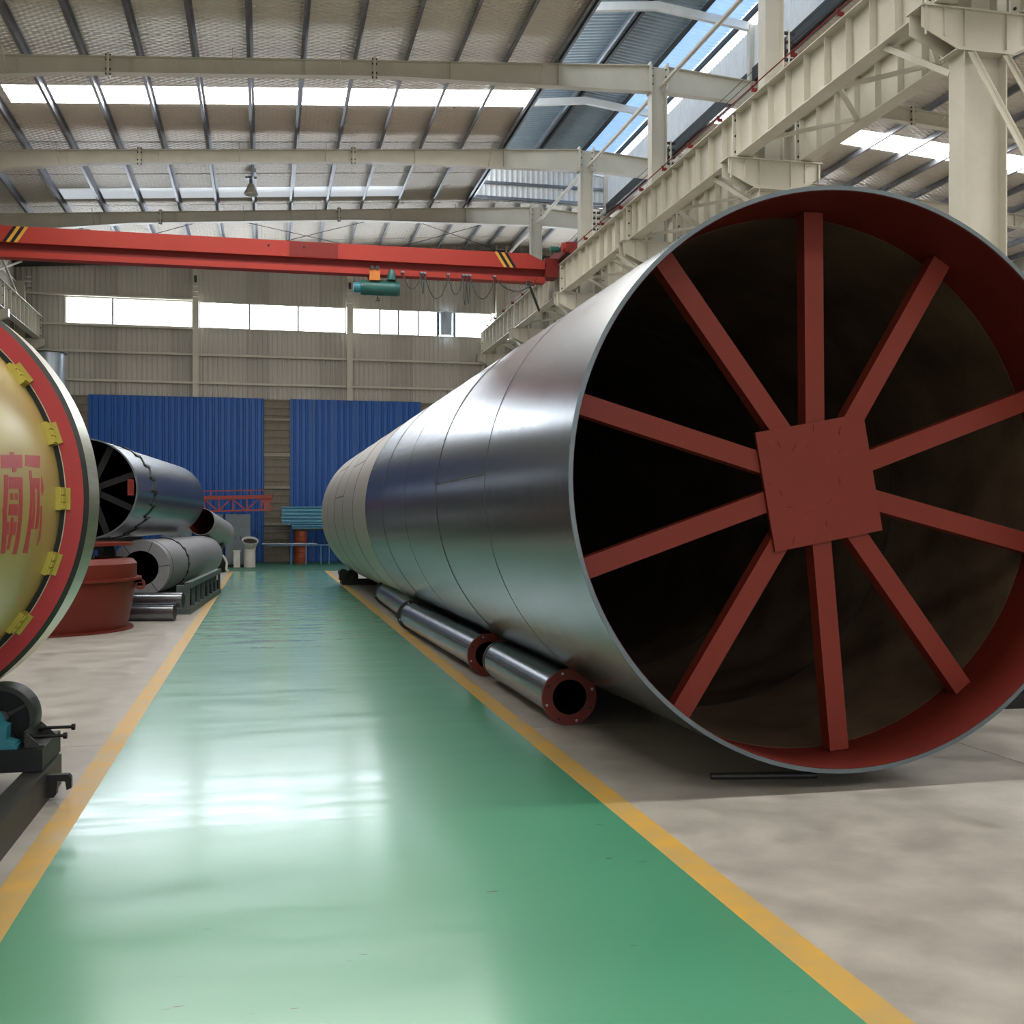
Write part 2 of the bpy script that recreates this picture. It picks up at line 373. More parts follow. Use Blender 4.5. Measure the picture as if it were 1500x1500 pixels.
for (a, b, kd) in cells:
    g = .006; dz = random.uniform(-.012, .012)
    if kd == 0:
        for (p, q) in ((XL, XA), (XB, XR)) if 11 <= a < 38.7 else ((XL, XC), (XC, XR)): part('foil_sheet', slab(MB(), p, q, a + g, b - g, .05, dz), M['foil'], ce)
    elif kd == 1:
        part('foil_sheet', slab(MB(), XL, -6.1, a + g, b - g), M['foil'], ce)
        part('skylight_strip', slab(MB(), -6.1, XA - .05, a, b, .02), M['skypane'], ce, 'daylit translucent roof strip')
        part('skylight_strip', slab(MB(), XB + .1, 26, a, b, .02), M['skypane'], ce, 'daylit translucent roof strip')
        part('foil_sheet', slab(MB(), 26, XR, a + g, b - g), M['foil'], ce)
    else:
        part('foil_sheet', slab(MB(), XL, -6.5, a + g, b - g), M['foil'], ce)
        part('skylight_strip', slab(MB(), -6.5, 4.5, a, b, .02), M['skydim'], ce, 'dirty translucent roof strip')
        part('foil_sheet', slab(MB(), 4.5, XA, a + g, b - g), M['foil'], ce)
        part('foil_sheet', slab(MB(), XB, XR, a + g, b - g), M['foil'], ce)
# purlins (Z/C sections) running down the hall
def purlin(xp, y0=16.5, y1=YB - .3, h=.2, z=None, m=None, parent=None):
    z = rtop(xp) if z is None else z
    mb = MB().box(xp - .006, xp + .006, y0, y1, z, z + h - .01).box(xp - .07, xp + .0, y0, y1, z, z + .008).box(xp, xp + .07, y0, y1, z + h - .012, z + h - .004)
    return part('purlin', mb, m or M['galv'], parent or ce)
for i in range(-7, 7): purlin(-.33 + 1.2 * i)
for i in range(0, 14): purlin(12.2 + 1.2 * i)
for i in range(4): purlin(8.0 + .95 * i, 38.9)
# eaves beams closing the roof opening under the monitor
for xe in (XA + .03, XB - .03):
    part('edge_channel', MB().box(xe - .03, xe + .03, 14, 38.7, rtop(xe) - .0, rtop(xe) + .34), M['galv_lt'] if xe < XC else M['dark'], ce)

# ------------------------------------------------------------------ roof monitor
ME0 = 14.42; MR = 14.72   # sheet height at eave and ridge
def mz(x): return MR - (MR - ME0) * abs(x - XC) / 2.6
mo = struct('ceiling.001', MB().box(XC - .25, XC + .25, 11, 38.7, MR + .06, MR + .1), M['monitor'], 'raised roof monitor along the ridge')
ya = 11.1
while ya < 38.6:
    yb = min(ya + 1.14, 38.7)
    for (xa, xb, m, nm) in ((XC - 2.6, XC, M['monitor'], 'roof_sheet'), (XC, 10.78, M['monitor'], 'roof_sheet'), (10.78, 11.86, M['bluepane'], 'translucent_sheet')):
        part(nm, corr(MB(), ya, yb, xa, xb, .19, .035, lambda a, b, c: (b, a, mz(b) - c), .3, .3), m, mo)
    ya = yb
for xp in (XC - 2.5, XC - .35, XC - .12, 10.75, 11.88):
    z = mz(xp) - .24
    part('purlin', MB().box(xp - .006, xp + .006, 12, 38.6, z, z + .19).box(xp - .07, xp, 12, 38.6, z, z + .01), M['galv_lt'] if abs(xp - XC + .35) < .1 else M['dark'], mo)
# right side wall of the monitor, with a daylit gap at its top, and the far gable sheet
part('side_sheet', corr(MB(), 11.1, 38.6, 12.95, 14.1, .19, .03, lambda a, b, c: (XC + 2.58 - c, a, b)), M['whitesheet'], mo)
part('side_sheet', corr(MB(), 11.1, 38.6, 12.95, 14.35, .19, .03, lambda a, b, c: (XC - 2.62 + c, a, b)), M['whitesheet'], mo)
part('monitor_glow_strip', MB().box(XC + 2.56, XC + 2.6, 11.1, 38.6, 14.17, 14.3), M['louvre'], mo, 'glowing strip of daylight above the side sheets')
part('monitor_glow_strip', MB().box(XC - 2.58, XC - 2.56, 11.1, 38.6, 13.5, 14.3), M['left_fill'], mo, 'unseen glowing strip added to light the right side sheets')  # unseen emissive strip added to brighten the right side sheets
part('gable_sheet', corr(MB(), XC - 2.6, XC + 2.6, 12.95, 14.45, .19, .03, lambda a, b, c: (a, 38.66 - c, b)), M['whitesheet'], mo)
part('gable_rail', MB().box(XC - 2.55, XC + 2.5, 38.5, 38.6, 13.55, 13.63).box(XC - 2.55, XC + 2.5, 38.5, 38.6, 13.0, 13.1), M['galv'], mo)
for fy in (38.45, 32.5, 26.15, 19.8):
    mb = MB()
    for (xa, xb) in ((XC - 2.5, XC), (XC, XC + 2.5)):
        za, zb = mz(xa) - .34, mz(xb) - .34
        mb.hexa([(xa, fy - .06, za - .1), (xb, fy - .06, zb - .1), (xb, fy + .06, zb - .1), (xa, fy + .06, za - .1), (xa, fy - .06, za + .1), (xb, fy - .06, zb + .1), (xb, fy + .06, zb + .1), (xa, fy + .06, za + .1)])
    part('monitor_beam', mb, M['whitesheet'], mo)
    for xp in (XC - 2.5, XC + 2.5):
        part('monitor_post', MB().box(xp - .08, xp + .08, fy - .08, fy + .08, rtop(xp), mz(xp) - .3), M['cream'], mo)

# ------------------------------------------------------------------ roof rafters
DEP = [(0, .66), (3.2, .52), (6.6, .37), (13.8, .37), (16.2, .5), (18.7, .82)]
def depth(d):
    for (a, p), (b, q) in zip(DEP[:-1], DEP[1:]):
        if d <= b: return p + (q - p) * (d - a) / (b - a)
    return DEP[-1][1]
ORD = {0: 'first', 1: 'second', 2: 'third', 3: 'fourth', 4: 'fifth'}
def rafter(Y, sg, n):
    side = 'left hall roof' if sg < 0 else 'neighbouring bay roof'
    where = ('at the back wall', 'next after the back wall', 'between the two skylit bays', 'in front of the bright skylight strip', 'nearest, mostly above the picture')[n]
    t = thing('roof_rafter', 'tapered cream steel rafter of the %s, %s counted from the back wall' % (side, ORD[n]), 'beam', (XC, Y, 12.2), 'roof rafters')
    ds = [.245, 3.2, 6.6, 10.2, 13.8, 16.2, 18.6]
    X = lambda d: XC + sg * d
    top = [(X(d), rtop(X(d)) - .015) for d in ds]; bot = [(X(d), rtop(X(d)) - depth(d) + .015) for d in ds]
    web = MB(); tf = MB(); bf = MB()
    for i in range(len(ds) - 1):
        web.prism([top[i], top[i + 1], bot[i + 1], bot[i]], Y - .006, Y + .006)
        for mbx, L, s in ((tf, top, 1), (bf, bot, -1)):
            (a, za), (b, zb) = L[i], L[i + 1]
            mbx.hexa([(a, Y - .11, za), (b, Y - .11, zb), (b, Y + .11, zb), (a, Y + .11, za), (a, Y - .11, za + .015 * s), (b, Y - .11, zb + .015 * s), (b, Y + .11, zb + .015 * s), (a, Y + .11, za + .015 * s)])
    part('web', web, M['cream'], t); part('top_flange', tf, M['cream'], t); part('bottom_flange', bf, M['cream'], t)
    for d in (2.55, 5.2, 8.6, 12.4, 14.8):
        x = X(d); part('stiffener', MB().box(x - .006, x + .006, Y - .1, Y + .1, rtop(x) - depth(d) + .016, rtop(x) - .016), M['cream'], t)
    for d in (7.0, 12.9):
        x = X(d); o = part('splice_plate', MB().box(x - .03, x + .03, Y - .12, Y + .12, rtop(x) - depth(d) - .07, rtop(x) + .07), M['cream'], t)
        for zz in (rtop(x) + .03, rtop(x) - depth(d) - .03, rtop(x) - .08, rtop(x) - depth(d) + .08):
            part('bolt', MB().tube((x - .06, Y - .09, zz), (x + .06, Y - .09, zz), .022, 6), M['dark'], o)
    for d in (3.0, 7.8, 10.2, 15.0):   # fly braces from bottom flange up to a purlin
        x = X(d); part('fly_brace', MB().tube((x, Y, rtop(x) - depth(d) + .02), (x, Y - .55, rtop(x) + .02), .014, 6), M['cream'], t)
    return t
for n, Y in enumerate(FR):
    if n == 0: continue
    rafter(Y, -1, n); rafter(Y, 1, n)

# crossed rods under the roof of the last bay
for (xa, xb, lb) in ((-7.5, -1.5, 'left'), (-1.5, 4.5, 'middle'), (4.5, 9.3, 'right')):
    t = thing('rod_brace', 'thin crossed steel rods under the roof of the last bay, %s of the three crosses' % lb, 'brace', ((xa + xb) / 2, 42, 12), 'crossed roof rods')
    part('rod', MB().tube((xa, 39.1, rtop(xa) - .1), (xb, 44.8, rtop(xb) - .1), .012, 6), M['dark'], t)
    part('rod', MB().tube((xb, 39.1, rtop(xb) - .1), (xa, 44.8, rtop(xa) - .1), .012, 6), M['dark'], t)

# ------------------------------------------------------------------ columns of the middle row
def hsec(mb, cx, cy, z0, z1, wx, dy, tf=.02, tw=.012):
    mb[0].box(cx - wx / 2, cx - wx / 2 + tf, cy - dy / 2, cy + dy / 2, z0, z1)
    mb[1].box(cx + wx / 2 - tf, cx + wx / 2, cy - dy / 2, cy + dy / 2, z0, z1)
    mb[2].box(cx - wx / 2 + tf, cx + wx / 2 - tf, cy - tw / 2, cy + tw / 2, z0, z1)
GZ0, GZ1 = 8.52, 9.38
def column(n, Y):
    nm = ['standing against the back wall', 'next in front of the back wall', 'third from the back wall', 'fourth from the back wall', 'fifth from the back wall', 'nearest one, rising behind the big drum rim']
    t = thing('steel_column', 'cream steel H column of the middle row, ' + nm[n], 'column', (XC, Y, 0), 'columns of the middle row')
    a = [MB(), MB(), MB()]; hsec(a, XC, Y, .03, 7.95, .66, .34)
    part('flange', a[0], M['cream'], t); part('flange', a[1], M['cream'], t); part('web', a[2], M['cream'], t)
    part('base_plate', MB().box(XC - .42, XC + .42, Y - .28, Y + .28, 0, .03), M['cream'], t)
    b = [MB(), MB(), MB()]; hsec(b, XC, Y, 8.5, rtop(XC) - .02, .4, .3)
    part('upper_flange', b[0], M['cream'], t); part('upper_flange', b[1], M['cream'], t); part('upper_web', b[2], M['cream'], t)
    co = part('corbel', MB().prism([(XC - .95, 8.5), (XC + .95, 8.5), (XC + .95, 8.2), (XC + .4, 7.95), (XC - .4, 7.95), (XC - .95, 8.2)], Y - .15, Y - .135)
              .prism([(XC - .95, 8.5), (XC + .95, 8.5), (XC + .95, 8.2), (XC + .4, 7.95), (XC - .4, 7.95), (XC - .95, 8.2)], Y + .135, Y + .15)
              .box(XC - .97, XC + .97, Y - .2, Y + .2, 8.48, 8.5).box(XC - .45, XC + .45, Y - .2, Y + .2, 7.93, 7.95), M['cream'], t)
    for dx in (-.9, -.62, -.32, .32, .62, .9):
        part('stiffener', MB().box(XC + dx - .007, XC + dx + .007, Y - .19, Y - .15, 8.0 if abs(dx) < .5 else 8.1, 8.48), M['cream'], co)
    # knee braces to the girders
    for sg in (1,):
        for gx in (XC - .65, XC + .65):
            part('knee_brace', MB().obox((XC + (gx - XC) * .45, Y + sg * .17, 7.75), (gx, Y + sg * 1.2, 8.5), .1, .08), M['cream'], t)
    if n < 5 and n > 0 or n == 5:
        for zz in (10.45, 10.62, 10.79, 10.96):
            part('insulator', MB().tube((XC + .2, Y - .12, zz), (XC + .42, Y - .12, zz), .035, 8), M['dark'], t)
        part('insulator_bracket', MB().box(XC + .28, XC + .31, Y - .16, Y - .08, 10.38, 11.02), M['cream'], t)
    for dz in (.12, .3, .5):
        for s in (-.17, .17):
            part('bolt', MB().tube((XC + s, Y - .16, rtop(XC) - dz), (XC + s, Y - .12, rtop(XC) - dz), .02, 6), M['dark'], t)
    part('end_plate', MB().box(XC - .24, XC - .2, Y - .16, Y + .16, rtop(XC) - .7, rtop(XC) + .05).box(XC + .2, XC + .24, Y - .16, Y + .16, rtop(XC) - .7, rtop(XC) + .05), M['cream'], t)
    return t
for n, Y in enumerate(FR + [13.45]): column(n, Y if n else YB - .25)
# diagonal portal bracing at the nearest column
t = thing('portal_brace', 'pair of pale angle braces slanting down from the nearest column', 'brace', (XC, 13, 7.8))
for dx in (-.25, .28):
    part('angle', MB().obox((XC + dx, 13.25, 7.9), (XC + dx, 9.6, 2.2), .09, .012).obox((XC + dx + .04, 13.25, 7.9), (XC + dx + .04, 9.6, 2.2), .012, .08), M['cream'], t)
part('lacing', MB().obox((XC - .25, 12.2, 6.26), (XC + .28, 12.2, 6.26), .06, .06), M['cream'], t)
part('lacing', MB().obox((XC - .25, 10.9, 4.2), (XC + .28, 10.9, 4.2), .06, .06), M['cream'], t)
part('foot_block', MB().box(XC - .35, XC + .4, 9.1, 9.8, 0, 2.3), M['cream'], t)
# eave ties between the columns
for i in range(4):
    y0, y1 = FR[i + 1], FR[i]
    single('tie_pipe', MB().tube((XC + .02, y0 + .21, 12.3), (XC + .02, y1 - (.42 if i == 0 else .21), 12.3), .055, 12), M['cream'], 'long cream tie pipe at column tops, %s bay counted from the back wall' % ORD[i], 'pipe', 'tie pipes between the column tops')
single('tie_pipe', MB().tube((XC + .02, 13.66, 12.3), (XC + .02, 19.59, 12.3), .055, 12), M['cream'], 'long cream tie pipe at column tops, nearest one, cut by the top of the picture', 'pipe', 'tie pipes between the column tops')
# conductor wires on insulators
for k, zz in enumerate((10.45, 10.62, 10.79, 10.96)):
    single('conductor_wire', MB().path([(XC + .36, 13.4 + i * (31.3 / 20), zz - .05 * math.sin(pi * ((i * (31.3 / 20)) % 6.35) / 6.35)) for i in range(21)], .008, 5), M['cable'], 'thin dark conductor wire right of the columns, %s of four' % ('lowest', 'second from below', 'second from the top', 'topmost')[k], 'wire', 'four conductor wires')

# ------------------------------------------------------------------ crane runway girders
def runway(gx, y0, y1, label, tag, off, rod=False):
    t = thing('runway_girder', label, 'girder', (gx, (y0 + y1) / 2, GZ0), 'crane runway girders')
    part('top_flange', MB().box(gx - .17, gx + .17, y0, y1, GZ1 - .02, GZ1), M['cream'], t)
    part('bottom_flange', MB().box(gx - .14, gx + .14, y0, y1, GZ0, GZ0 + .02), M['cream'], t)
    part('web', MB().box(gx - .006, gx + .006, y0, y1, GZ0 + .02, GZ1 - .02), M['cream'], t)
    part('rail', MB().prism([(gx - .05, GZ1), (gx + .05, GZ1), (gx + .02, GZ1 + .03), (gx + .03, GZ1 + .1), (gx - .03, GZ1 + .1), (gx - .02, GZ1 + .03)], y0, y1), M['dark'], t)
    s = -1
    me = None; y = y0 + off
    while y < y1 - .1:
        nearframe = min(abs(y - f) for f in FR + [13.45]) < .2
        for sx in (-1, 1):
            mb = MB().box(gx + sx * .008, gx + sx * .12, y - .006, y + .006, GZ0 + .021, GZ1 - .021)
            if me is None or sx == 1:
                if me is None or me2 is None: pass
            part('stiffener', mb, M['cream'], t)
        me = 1; y += .68
    for f in FR + [13.45]:
        if y0 < f < y1 + .2:
            f = min(f, y1 - .02)
            o = part('joint_plate', MB().box(gx - .15, gx + .15, f - .025, f + .025, GZ0 + .022, GZ1 - .022), M['cream'], t)
            for zz in (GZ0 + .12, GZ0 + .42, GZ0 + .72):
                for sx in (-.1, .1):
                    part('bolt', MB().tube((gx + sx, f - .05, zz), (gx + sx, f + .05, zz), .022, 6), M['dark'], o)
me2 = None
runway(XC - .65, 10.5, YB - .1, 'cream crane runway girder on the middle columns, on the side of the red crane', 'l', .35)
runway(XC + .65, 10.5, YB - .1, 'cream crane runway girder on the middle columns, far side facing the neighbouring bay', 'r', .35)
runway(-8.4, 24, YB - .1, 'cream crane runway girder at the upper left, on the left wall columns', 'w', .35)
# lacing between the twin girders
t = thing('girder_lacing', 'zigzag steel lacing lying between the twin runway girders', 'brace', (XC, 28, 8.6))
yy = 13.9
k = 0
while yy < 44:
    a = (XC - .5, XC + .5) if k % 2 == 0 else (XC + .5, XC - .5)
    if all(not (yy - .25 < f < yy + 1.45) for f in FR + [13.45]): part('angle', MB().obox((a[0], yy, 8.57), (a[1], yy + 1.2, 8.57), .07, .06), M['cream'], t)
    yy += 1.2; k += 1
# red conductor rod above the girder
t = thing('conductor_bar', 'thin red conductor bar running along the top of the runway girder', 'rod', (8.62, 28, 9.5))
part('bar', MB().tube((8.62, 10.5, 9.48), (8.62, YB - .4, 9.48), .012, 8), M['crane_red2'], t)
src = None
for i in range(22):
    yy = 11 + i * 1.55
    p = MB().box(8.61, 8.72, yy - .01, yy + .01, 9.39, 9.46).box(8.60, 8.64, yy - .02, yy + .02, 9.46, 9.50)
    part('holder', p, M['crane_red2'], t)
# left wall columns
for n, Y in ((0, YB - .25), (1, FR[1]), (2, FR[2]), (3, FR[3])):
    t = thing('wall_column', 'cream steel column at the left wall, %s from the back corner' % ORD[n], 'column', (-9.05, Y, 0), 'left wall columns')
    a = [MB(), MB(), MB()]; hsec(a, -9.02, Y, 0, rtop(-9.0) - .85, .4, .3)
    part('flange', a[0], M['cream'], t); part('flange', a[1], M['cream'], t); part('web', a[2], M['cream'], t)
    part('corbel', MB().prism([(-8.82, 8.5), (-8.12, 8.5), (-8.12, 8.25), (-8.82, 7.95)], Y - .12, Y + .12), M['cream'], t)
    if n == 0:
        for k in range(4): part('insulator', MB().tube((-8.8, Y - .1, 10.3 + .17 * k), (-8.6, Y - .1, 10.3 + .17 * k), .035, 8), M['white'], t)
t = thing('wall_brace', 'pale crossed bracing above the left runway girder', 'brace', (-9, 42, 9.6))
part('angle', MB().obox((-8.95, 39.0, 9.6), (-8.95, 44.9, 11.4), .07, .07), M['cream'], t)
part('angle', MB().obox((-8.9, 39.0, 11.6), (-8.9, 44.9, 9.6), .07, .07), M['cream'], t)

# ------------------------------------------------------------------ red overhead crane
CY = 32.9
t = thing('overhead_crane', 'red single girder overhead crane spanning the hall below the rafters', 'crane', (.2, CY, 8.8))
x0, x1 = -8.35, 8.3
part('box_girder', MB().prism([(x0, 9.22), (x1, 9.22), (x1, 9.42), (7.75, 9.67), (-7.0, 9.67), (x0, 9.46)], CY - .3, CY + .3), M['crane_red'], t)
part('lower_web', MB().prism([(x0, 9.0), (x1, 9.0), (x1, 9.22), (x0, 9.22)], CY - .12, CY + .12), M['crane_red2'], t, 'dull red recessed web')
part('bottom_flange', MB().box(x0, x1, CY - .2, CY + .2, 8.84, 9.0), M['crane_red'], t)
part('joint_panel', MB().box(.68, 2.07, CY - .312, CY - .3, 9.24, 9.66), M['crane_red2'], t, 'duller red joint panel with a round hole')
for hx in (.1, 1.1): part('round_hole', MB().tube((hx, CY - .318, 9.5), (hx, CY - .3, 9.5), .035, 12), M['black'], t)
for base in (6.85, -6.85):
    for k in range(4):
        sx = .28 if base > 0 else -.28
        a = base + k * .1
        part('warning_stripe', MB().prism([(a - sx * .5 + sx, 9.225), (a + .09 - sx * .5 + sx, 9.225), (a + .09 - sx * .5 - sx * .6 + sx * .6, 9.66), (a - sx * .5, 9.66)], CY - .306, CY - .3),
             M['yel2'] if k % 2 == (0 if base > 0 else 1) else M['black'], t, 'diagonal warning stripe')
for gx, nm in ((8.85, 'r'), (-8.4, 'l')):
    o = part('end_carriage', MB().box(gx - .17, gx + .17, CY - 1.2, CY + 1.2, 9.56, 9.86 if nm == 'r' else 9.8), M['crane_red2'], t)
    for sy in (-1, 1):
        part('wheel', MB().tube((gx - .06, CY + sy * .98, 9.63), (gx + .06, CY + sy * .98, 9.63), .15, 20), M['dark'], o)
        part('wheel_cap', MB().tube((gx - .26, CY + sy * 1.05, 9.72), (gx - .17, CY + sy * 1.05, 9.72), .14, 20), M['crane_red'], o)
    part('drive_motor', MB().tube((gx - .5, CY - .62, 9.75), (gx - .25, CY - .62, 9.75), .09, 16).tube((gx - .25, CY - .62, 9.75), (gx - .17, CY - .62, 9.75), .06, 12), M['hoist'] if nm == 'r' else M['dark'], o, 'green drive motor' if nm == 'r' else None)
    part('girder_bracket', MB().box(gx - .58 if nm == 'r' else gx + .17, gx - .17 if nm == 'r' else gx + .4, CY - .3, CY + .3, 9.0, 9.56), M['crane_red2'], o)
# pressed track for the festoon cable and its loops
part('current_collector', MB().obox((7.75, CY - .25, 8.84), (8.5, CY + 1.4, 8.3), .06, .06).box(7.7, 7.8, CY - .3, CY - .2, 8.7, 8.84), M['dark'], t)
# hoist hanging on the bottom flange
hx = 3.32; hy = CY - .25
t2 = thing('electric_hoist', 'dark green electric rope hoist with orange trolley under the red crane girder', 'hoist', (hx, hy, 8.4))
part('rope_drum', MB().lathe([(.01, 0), (.2, 0), (.21, .02), (.21, 1.12), (.2, 1.14), (.01, 1.14)], (hx - .6, hy, 8.43), (1, 0, 0), 28), M['hoist'], t2)
for k in (.12, .4, .74, 1.0): part('drum_band', MB().ring((hx - .6 + k, hy, 8.43), (1, 0, 0), .2, .225, .025, 28), M['hoist'], t2)
part('motor_end', MB().lathe([(.01, 0), (.13, 0), (.15, .05), (.15, .2), (.01, .22)], (hx - .8, hy, 8.43), (1, 0, 0), 24), M['teal'], t2, 'teal motor end cap')
tr = part('trolley', MB().box(hx - .35, hx - .05, hy - .22, hy - .14, 8.62, 8.92).box(hx - .35, hx - .05, hy + .48, hy + .56, 8.62, 8.92).box(hx - .35, hx - .05, hy - .14, hy + .48, 8.62, 8.68), M['orange2'], t2, 'orange trolley')
for dx in (-.28, -.12): part('wheel', MB().tube((hx + dx, hy - .26, 8.97), (hx + dx, hy - .1, 8.97), .06, 14), M['dark'], tr)
part('travel_motor', MB().lathe([(.01, 0), (.13, .0), (.13, .16), (.08, .3), (.01, .33)], (hx + .3, hy - .08, 8.66), (0, 0, 1), 18), M['hoist'], t2)
part('hanger', MB().box(hx - .3, hx + .4, hy - .06, hy + .06, 8.6, 8.66), M['dark'], t2)
part('hook_rope', MB().tube((hx - .1, hy, 8.24), (hx - .1, hy, 8.12), .015, 6).box(hx - .16, hx - .04, hy - .05, hy + .05, 8.06, 8.14), M['dark'], t2)
# festoon cable loops
spots = [(3.95, 4.5, .5), (4.5, 4.58, .62), (4.6, 5.3, .75), (5.3, 5.75, .6), (5.75, 5.85, .9), (5.85, 5.95, .85), (5.95, 6.7, .7), (6.7, 8.0, .42)]
for i, (a, b, dp) in enumerate(spots):
    pts = []
    for q in range(11):
        u = q / 10.0; pts.append((a + (b - a) * u, CY - .33, 8.93 - dp * math.sin(pi * u) ** .7))
    lb = 'black festoon cable loop under the crane girder, %s counted from the hoist' % (('first', 'second', 'third', 'fourth', 'fifth', 'sixth', 'seventh', 'eighth')[i])
    o = single('festoon_cable', MB().path(pts, .014, 6), M['cable'], lb, 'cable', 'festoon cable loops')
    part('cable_clip', MB().box(a - .04, a + .04, CY - .36, CY - .2, 8.9, 8.95), M['galv'], o)

# high bay lamp under the ceiling
lx, ly = -.42, 35.4
t = thing('high_bay_lamp', 'small grey bell shaped lamp hanging from the foil lined roof', 'lamp', (lx, ly, 12.0))
part('mount', MB().box(lx - .17, lx + .17, ly - .1, ly + .1, 12.2, 12.26), M['galv'], t)
part('stem', MB().tube((lx, ly, 12.05), (lx, ly, 12.2), .05, 10), M['galv'], t)
part('shade', MB().lathe([(.06, .34), (.1, .3), (.14, .18), (.22, .04), (.22, 0), (.2, 0), (.12, .17), (.05, .3)], (lx, ly, 11.72), (0, 0, 1), 24), M['white'], t)
part('bulb', MB().lathe([(.005, 0), (.06, .03), (.08, .1), (.04, .2)], (lx, ly, 11.74), (0, 0, 1), 14), M['white'], t)

# ------------------------------------------------------------------ the big drum
c0 = Vector((3.40, 6.02, 1.85)); c1 = Vector((3.172, 29.2, 1.79)); AX = (c1 - c0).normalized(); LEN = (c1 - c0).length; R = 1.744
U = AX.cross(Vector((0, 0, 1))).normalized(); V = U.cross(AX).normalized()
def dp(dx, dz, a): return c0 + AX * a + U * dx + V * dz       # dx right, dz up (in the ring plane), a along
drum = thing('giant_steel_drum', 'giant open ended steel drum with ten red spokes, lying along the right of the walkway', 'drum', tuple(c0 - Vector((0, 0, 1.75))))
NC = 10; cl = LEN / NC
for i in range(NC):
    a, b = i * cl, (i + 1) * cl; rr = R - (.0015 if i % 2 else 0)
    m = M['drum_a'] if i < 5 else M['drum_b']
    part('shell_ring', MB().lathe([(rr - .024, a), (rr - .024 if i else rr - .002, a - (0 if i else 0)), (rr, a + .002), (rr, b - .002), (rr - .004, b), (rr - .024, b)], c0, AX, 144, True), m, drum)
    if i: part('weld_seam', MB().lathe([(rr, a - .008), (rr + .004, a - .003), (rr + .004, a + .003), (rr, a + .008)], c0, AX, 144), M['weld'], drum)
    if i: part('inner_weld_seam', MB().lathe([(R - .03, a - .012), (R - .036, a), (R - .03, a + .012)], c0, AX, 96), M['weld'], drum)
    # inner lining and lengthwise weld
    if i == 0: part('inner_band', MB().lathe([(R - .026, .004), (R - .026, .62), (R - .029, .62), (R - .029, .004)], c0, AX, 144, True), M['red_in'], drum, 'red painted inner band')
    part('inner_skin', MB().lathe([(R - .0255, a + (.62 if i == 0 else 0)), (R - .0255, b), (R - .03, b), (R - .03, a + (.62 if i == 0 else 0))], c0, AX, 96, True), M['drum_in'], drum, 'dark inner surface')
    th = [(0, 0), (4, 1), (0, 0), (0, 0), (20, 1), (0, 0), (30, 1), (10, 1), (35, 1), (0, 0)][i]
    if th[1]:
        an = math.radians(180 - th[0]); p = [dp(math.cos(an) * R, math.sin(an) * R, q) for q in (a, b)]
        part('weld_seam', MB().obox(p[0], p[1], .014, .012, up=tuple(U * math.cos(an) + V * math.sin(an))), M['weld'], drum)
part('front_rim', MB().lathe([(R - .025, -.002), (R + .0005, -.002), (R + .0005, .006), (R - .025, .006)], c0, AX, 144, True), M['rim'], drum, 'bare cut steel edge')
part('far_end_plate', MB().lathe([(.001, LEN - .06), (R - .03, LEN - .06), (R - .03, LEN - .04), (.001, LEN - .04)], c0, AX, 96), M['drum_in'], drum)
# spokes: inner point, angle -> out to the shell
SPK = [((.002, .39), 90.4), ((.271, .40), 58.5), ((.391, .141), 19.8), ((.439, -.115), -14), ((.295, -.332), -52.6), ((.049, -.383), -84.8),
       ((-.259, -.412), -122.5), ((-.337, -.127), -160.9), ((-.396, .128), 163.8), ((-.236, .334), 127.1)]
SA = .42
for (ix, iz), ang in SPK:
    d = Vector((math.cos(math.radians(ang)), math.sin(math.radians(ang)))); p = Vector((ix, iz)); rr = R - .032
    bq = p.dot(d); t_ = -bq + math.sqrt(bq * bq - p.dot(p) + rr * rr)
    s0 = p - d * .12; s1 = p + d * (t_ - .004)
    A = dp(s0.x, s0.y, SA + .065); B = dp(s1.x, s1.y, SA + .065)
    part('spoke', MB().obox(A, B, .13, .1, up=tuple(AX)), M['red_paint'], drum)
an = math.radians(10.3); h = .378
def hubp(u, v, a): return dp(.02 + u * math.cos(an) - v * math.sin(an), .0 + u * math.sin(an) + v * math.cos(an), a)
hub = part('hub_plate', MB().hexa([hubp(-h, -h, SA - .012), hubp(h, -h, SA - .012), hubp(h, h, SA - .012), hubp(-h, h, SA - .012), hubp(-h, -h, SA + .013), hubp(h, -h, SA + .013), hubp(h, h, SA + .013), hubp(-h, h, SA + .013)]), M['red_paint'], drum)
for (u, v, ln, a2) in ((-.23, .28, .04, -1.2), (-.13, .24, .05, .7), (-.02, .24, .06, 0), (.02, .34, .04, 1.3), (.2, .3, .06, 1.1), (.19, .17, .05, .3), (-.33, .05, .04, .3), (.14, -.02, .05, 1.4), (-.27, -.02, .04, -1),
                       (-.22, -.12, .05, -.3), (-.1, -.17, .06, .1), (.05, -.13, .04, .6), (.0, -.27, .04, 1.5), (.05, -.3, .05, 0), (-.24, -.33, .06, 1.1), (-.3, .27, .03, -.3), (.3, -.05, .05, .2)):
    p = hubp(u, v, SA - .013); dd = hubp(u + math.cos(a2) * ln / 2, v + math.sin(a2) * ln / 2, SA - .013)
    part('weld_mark', MB().obox(p - (dd - p), dd, .008, .006, up=tuple(AX)), M['red_paint'], hub)

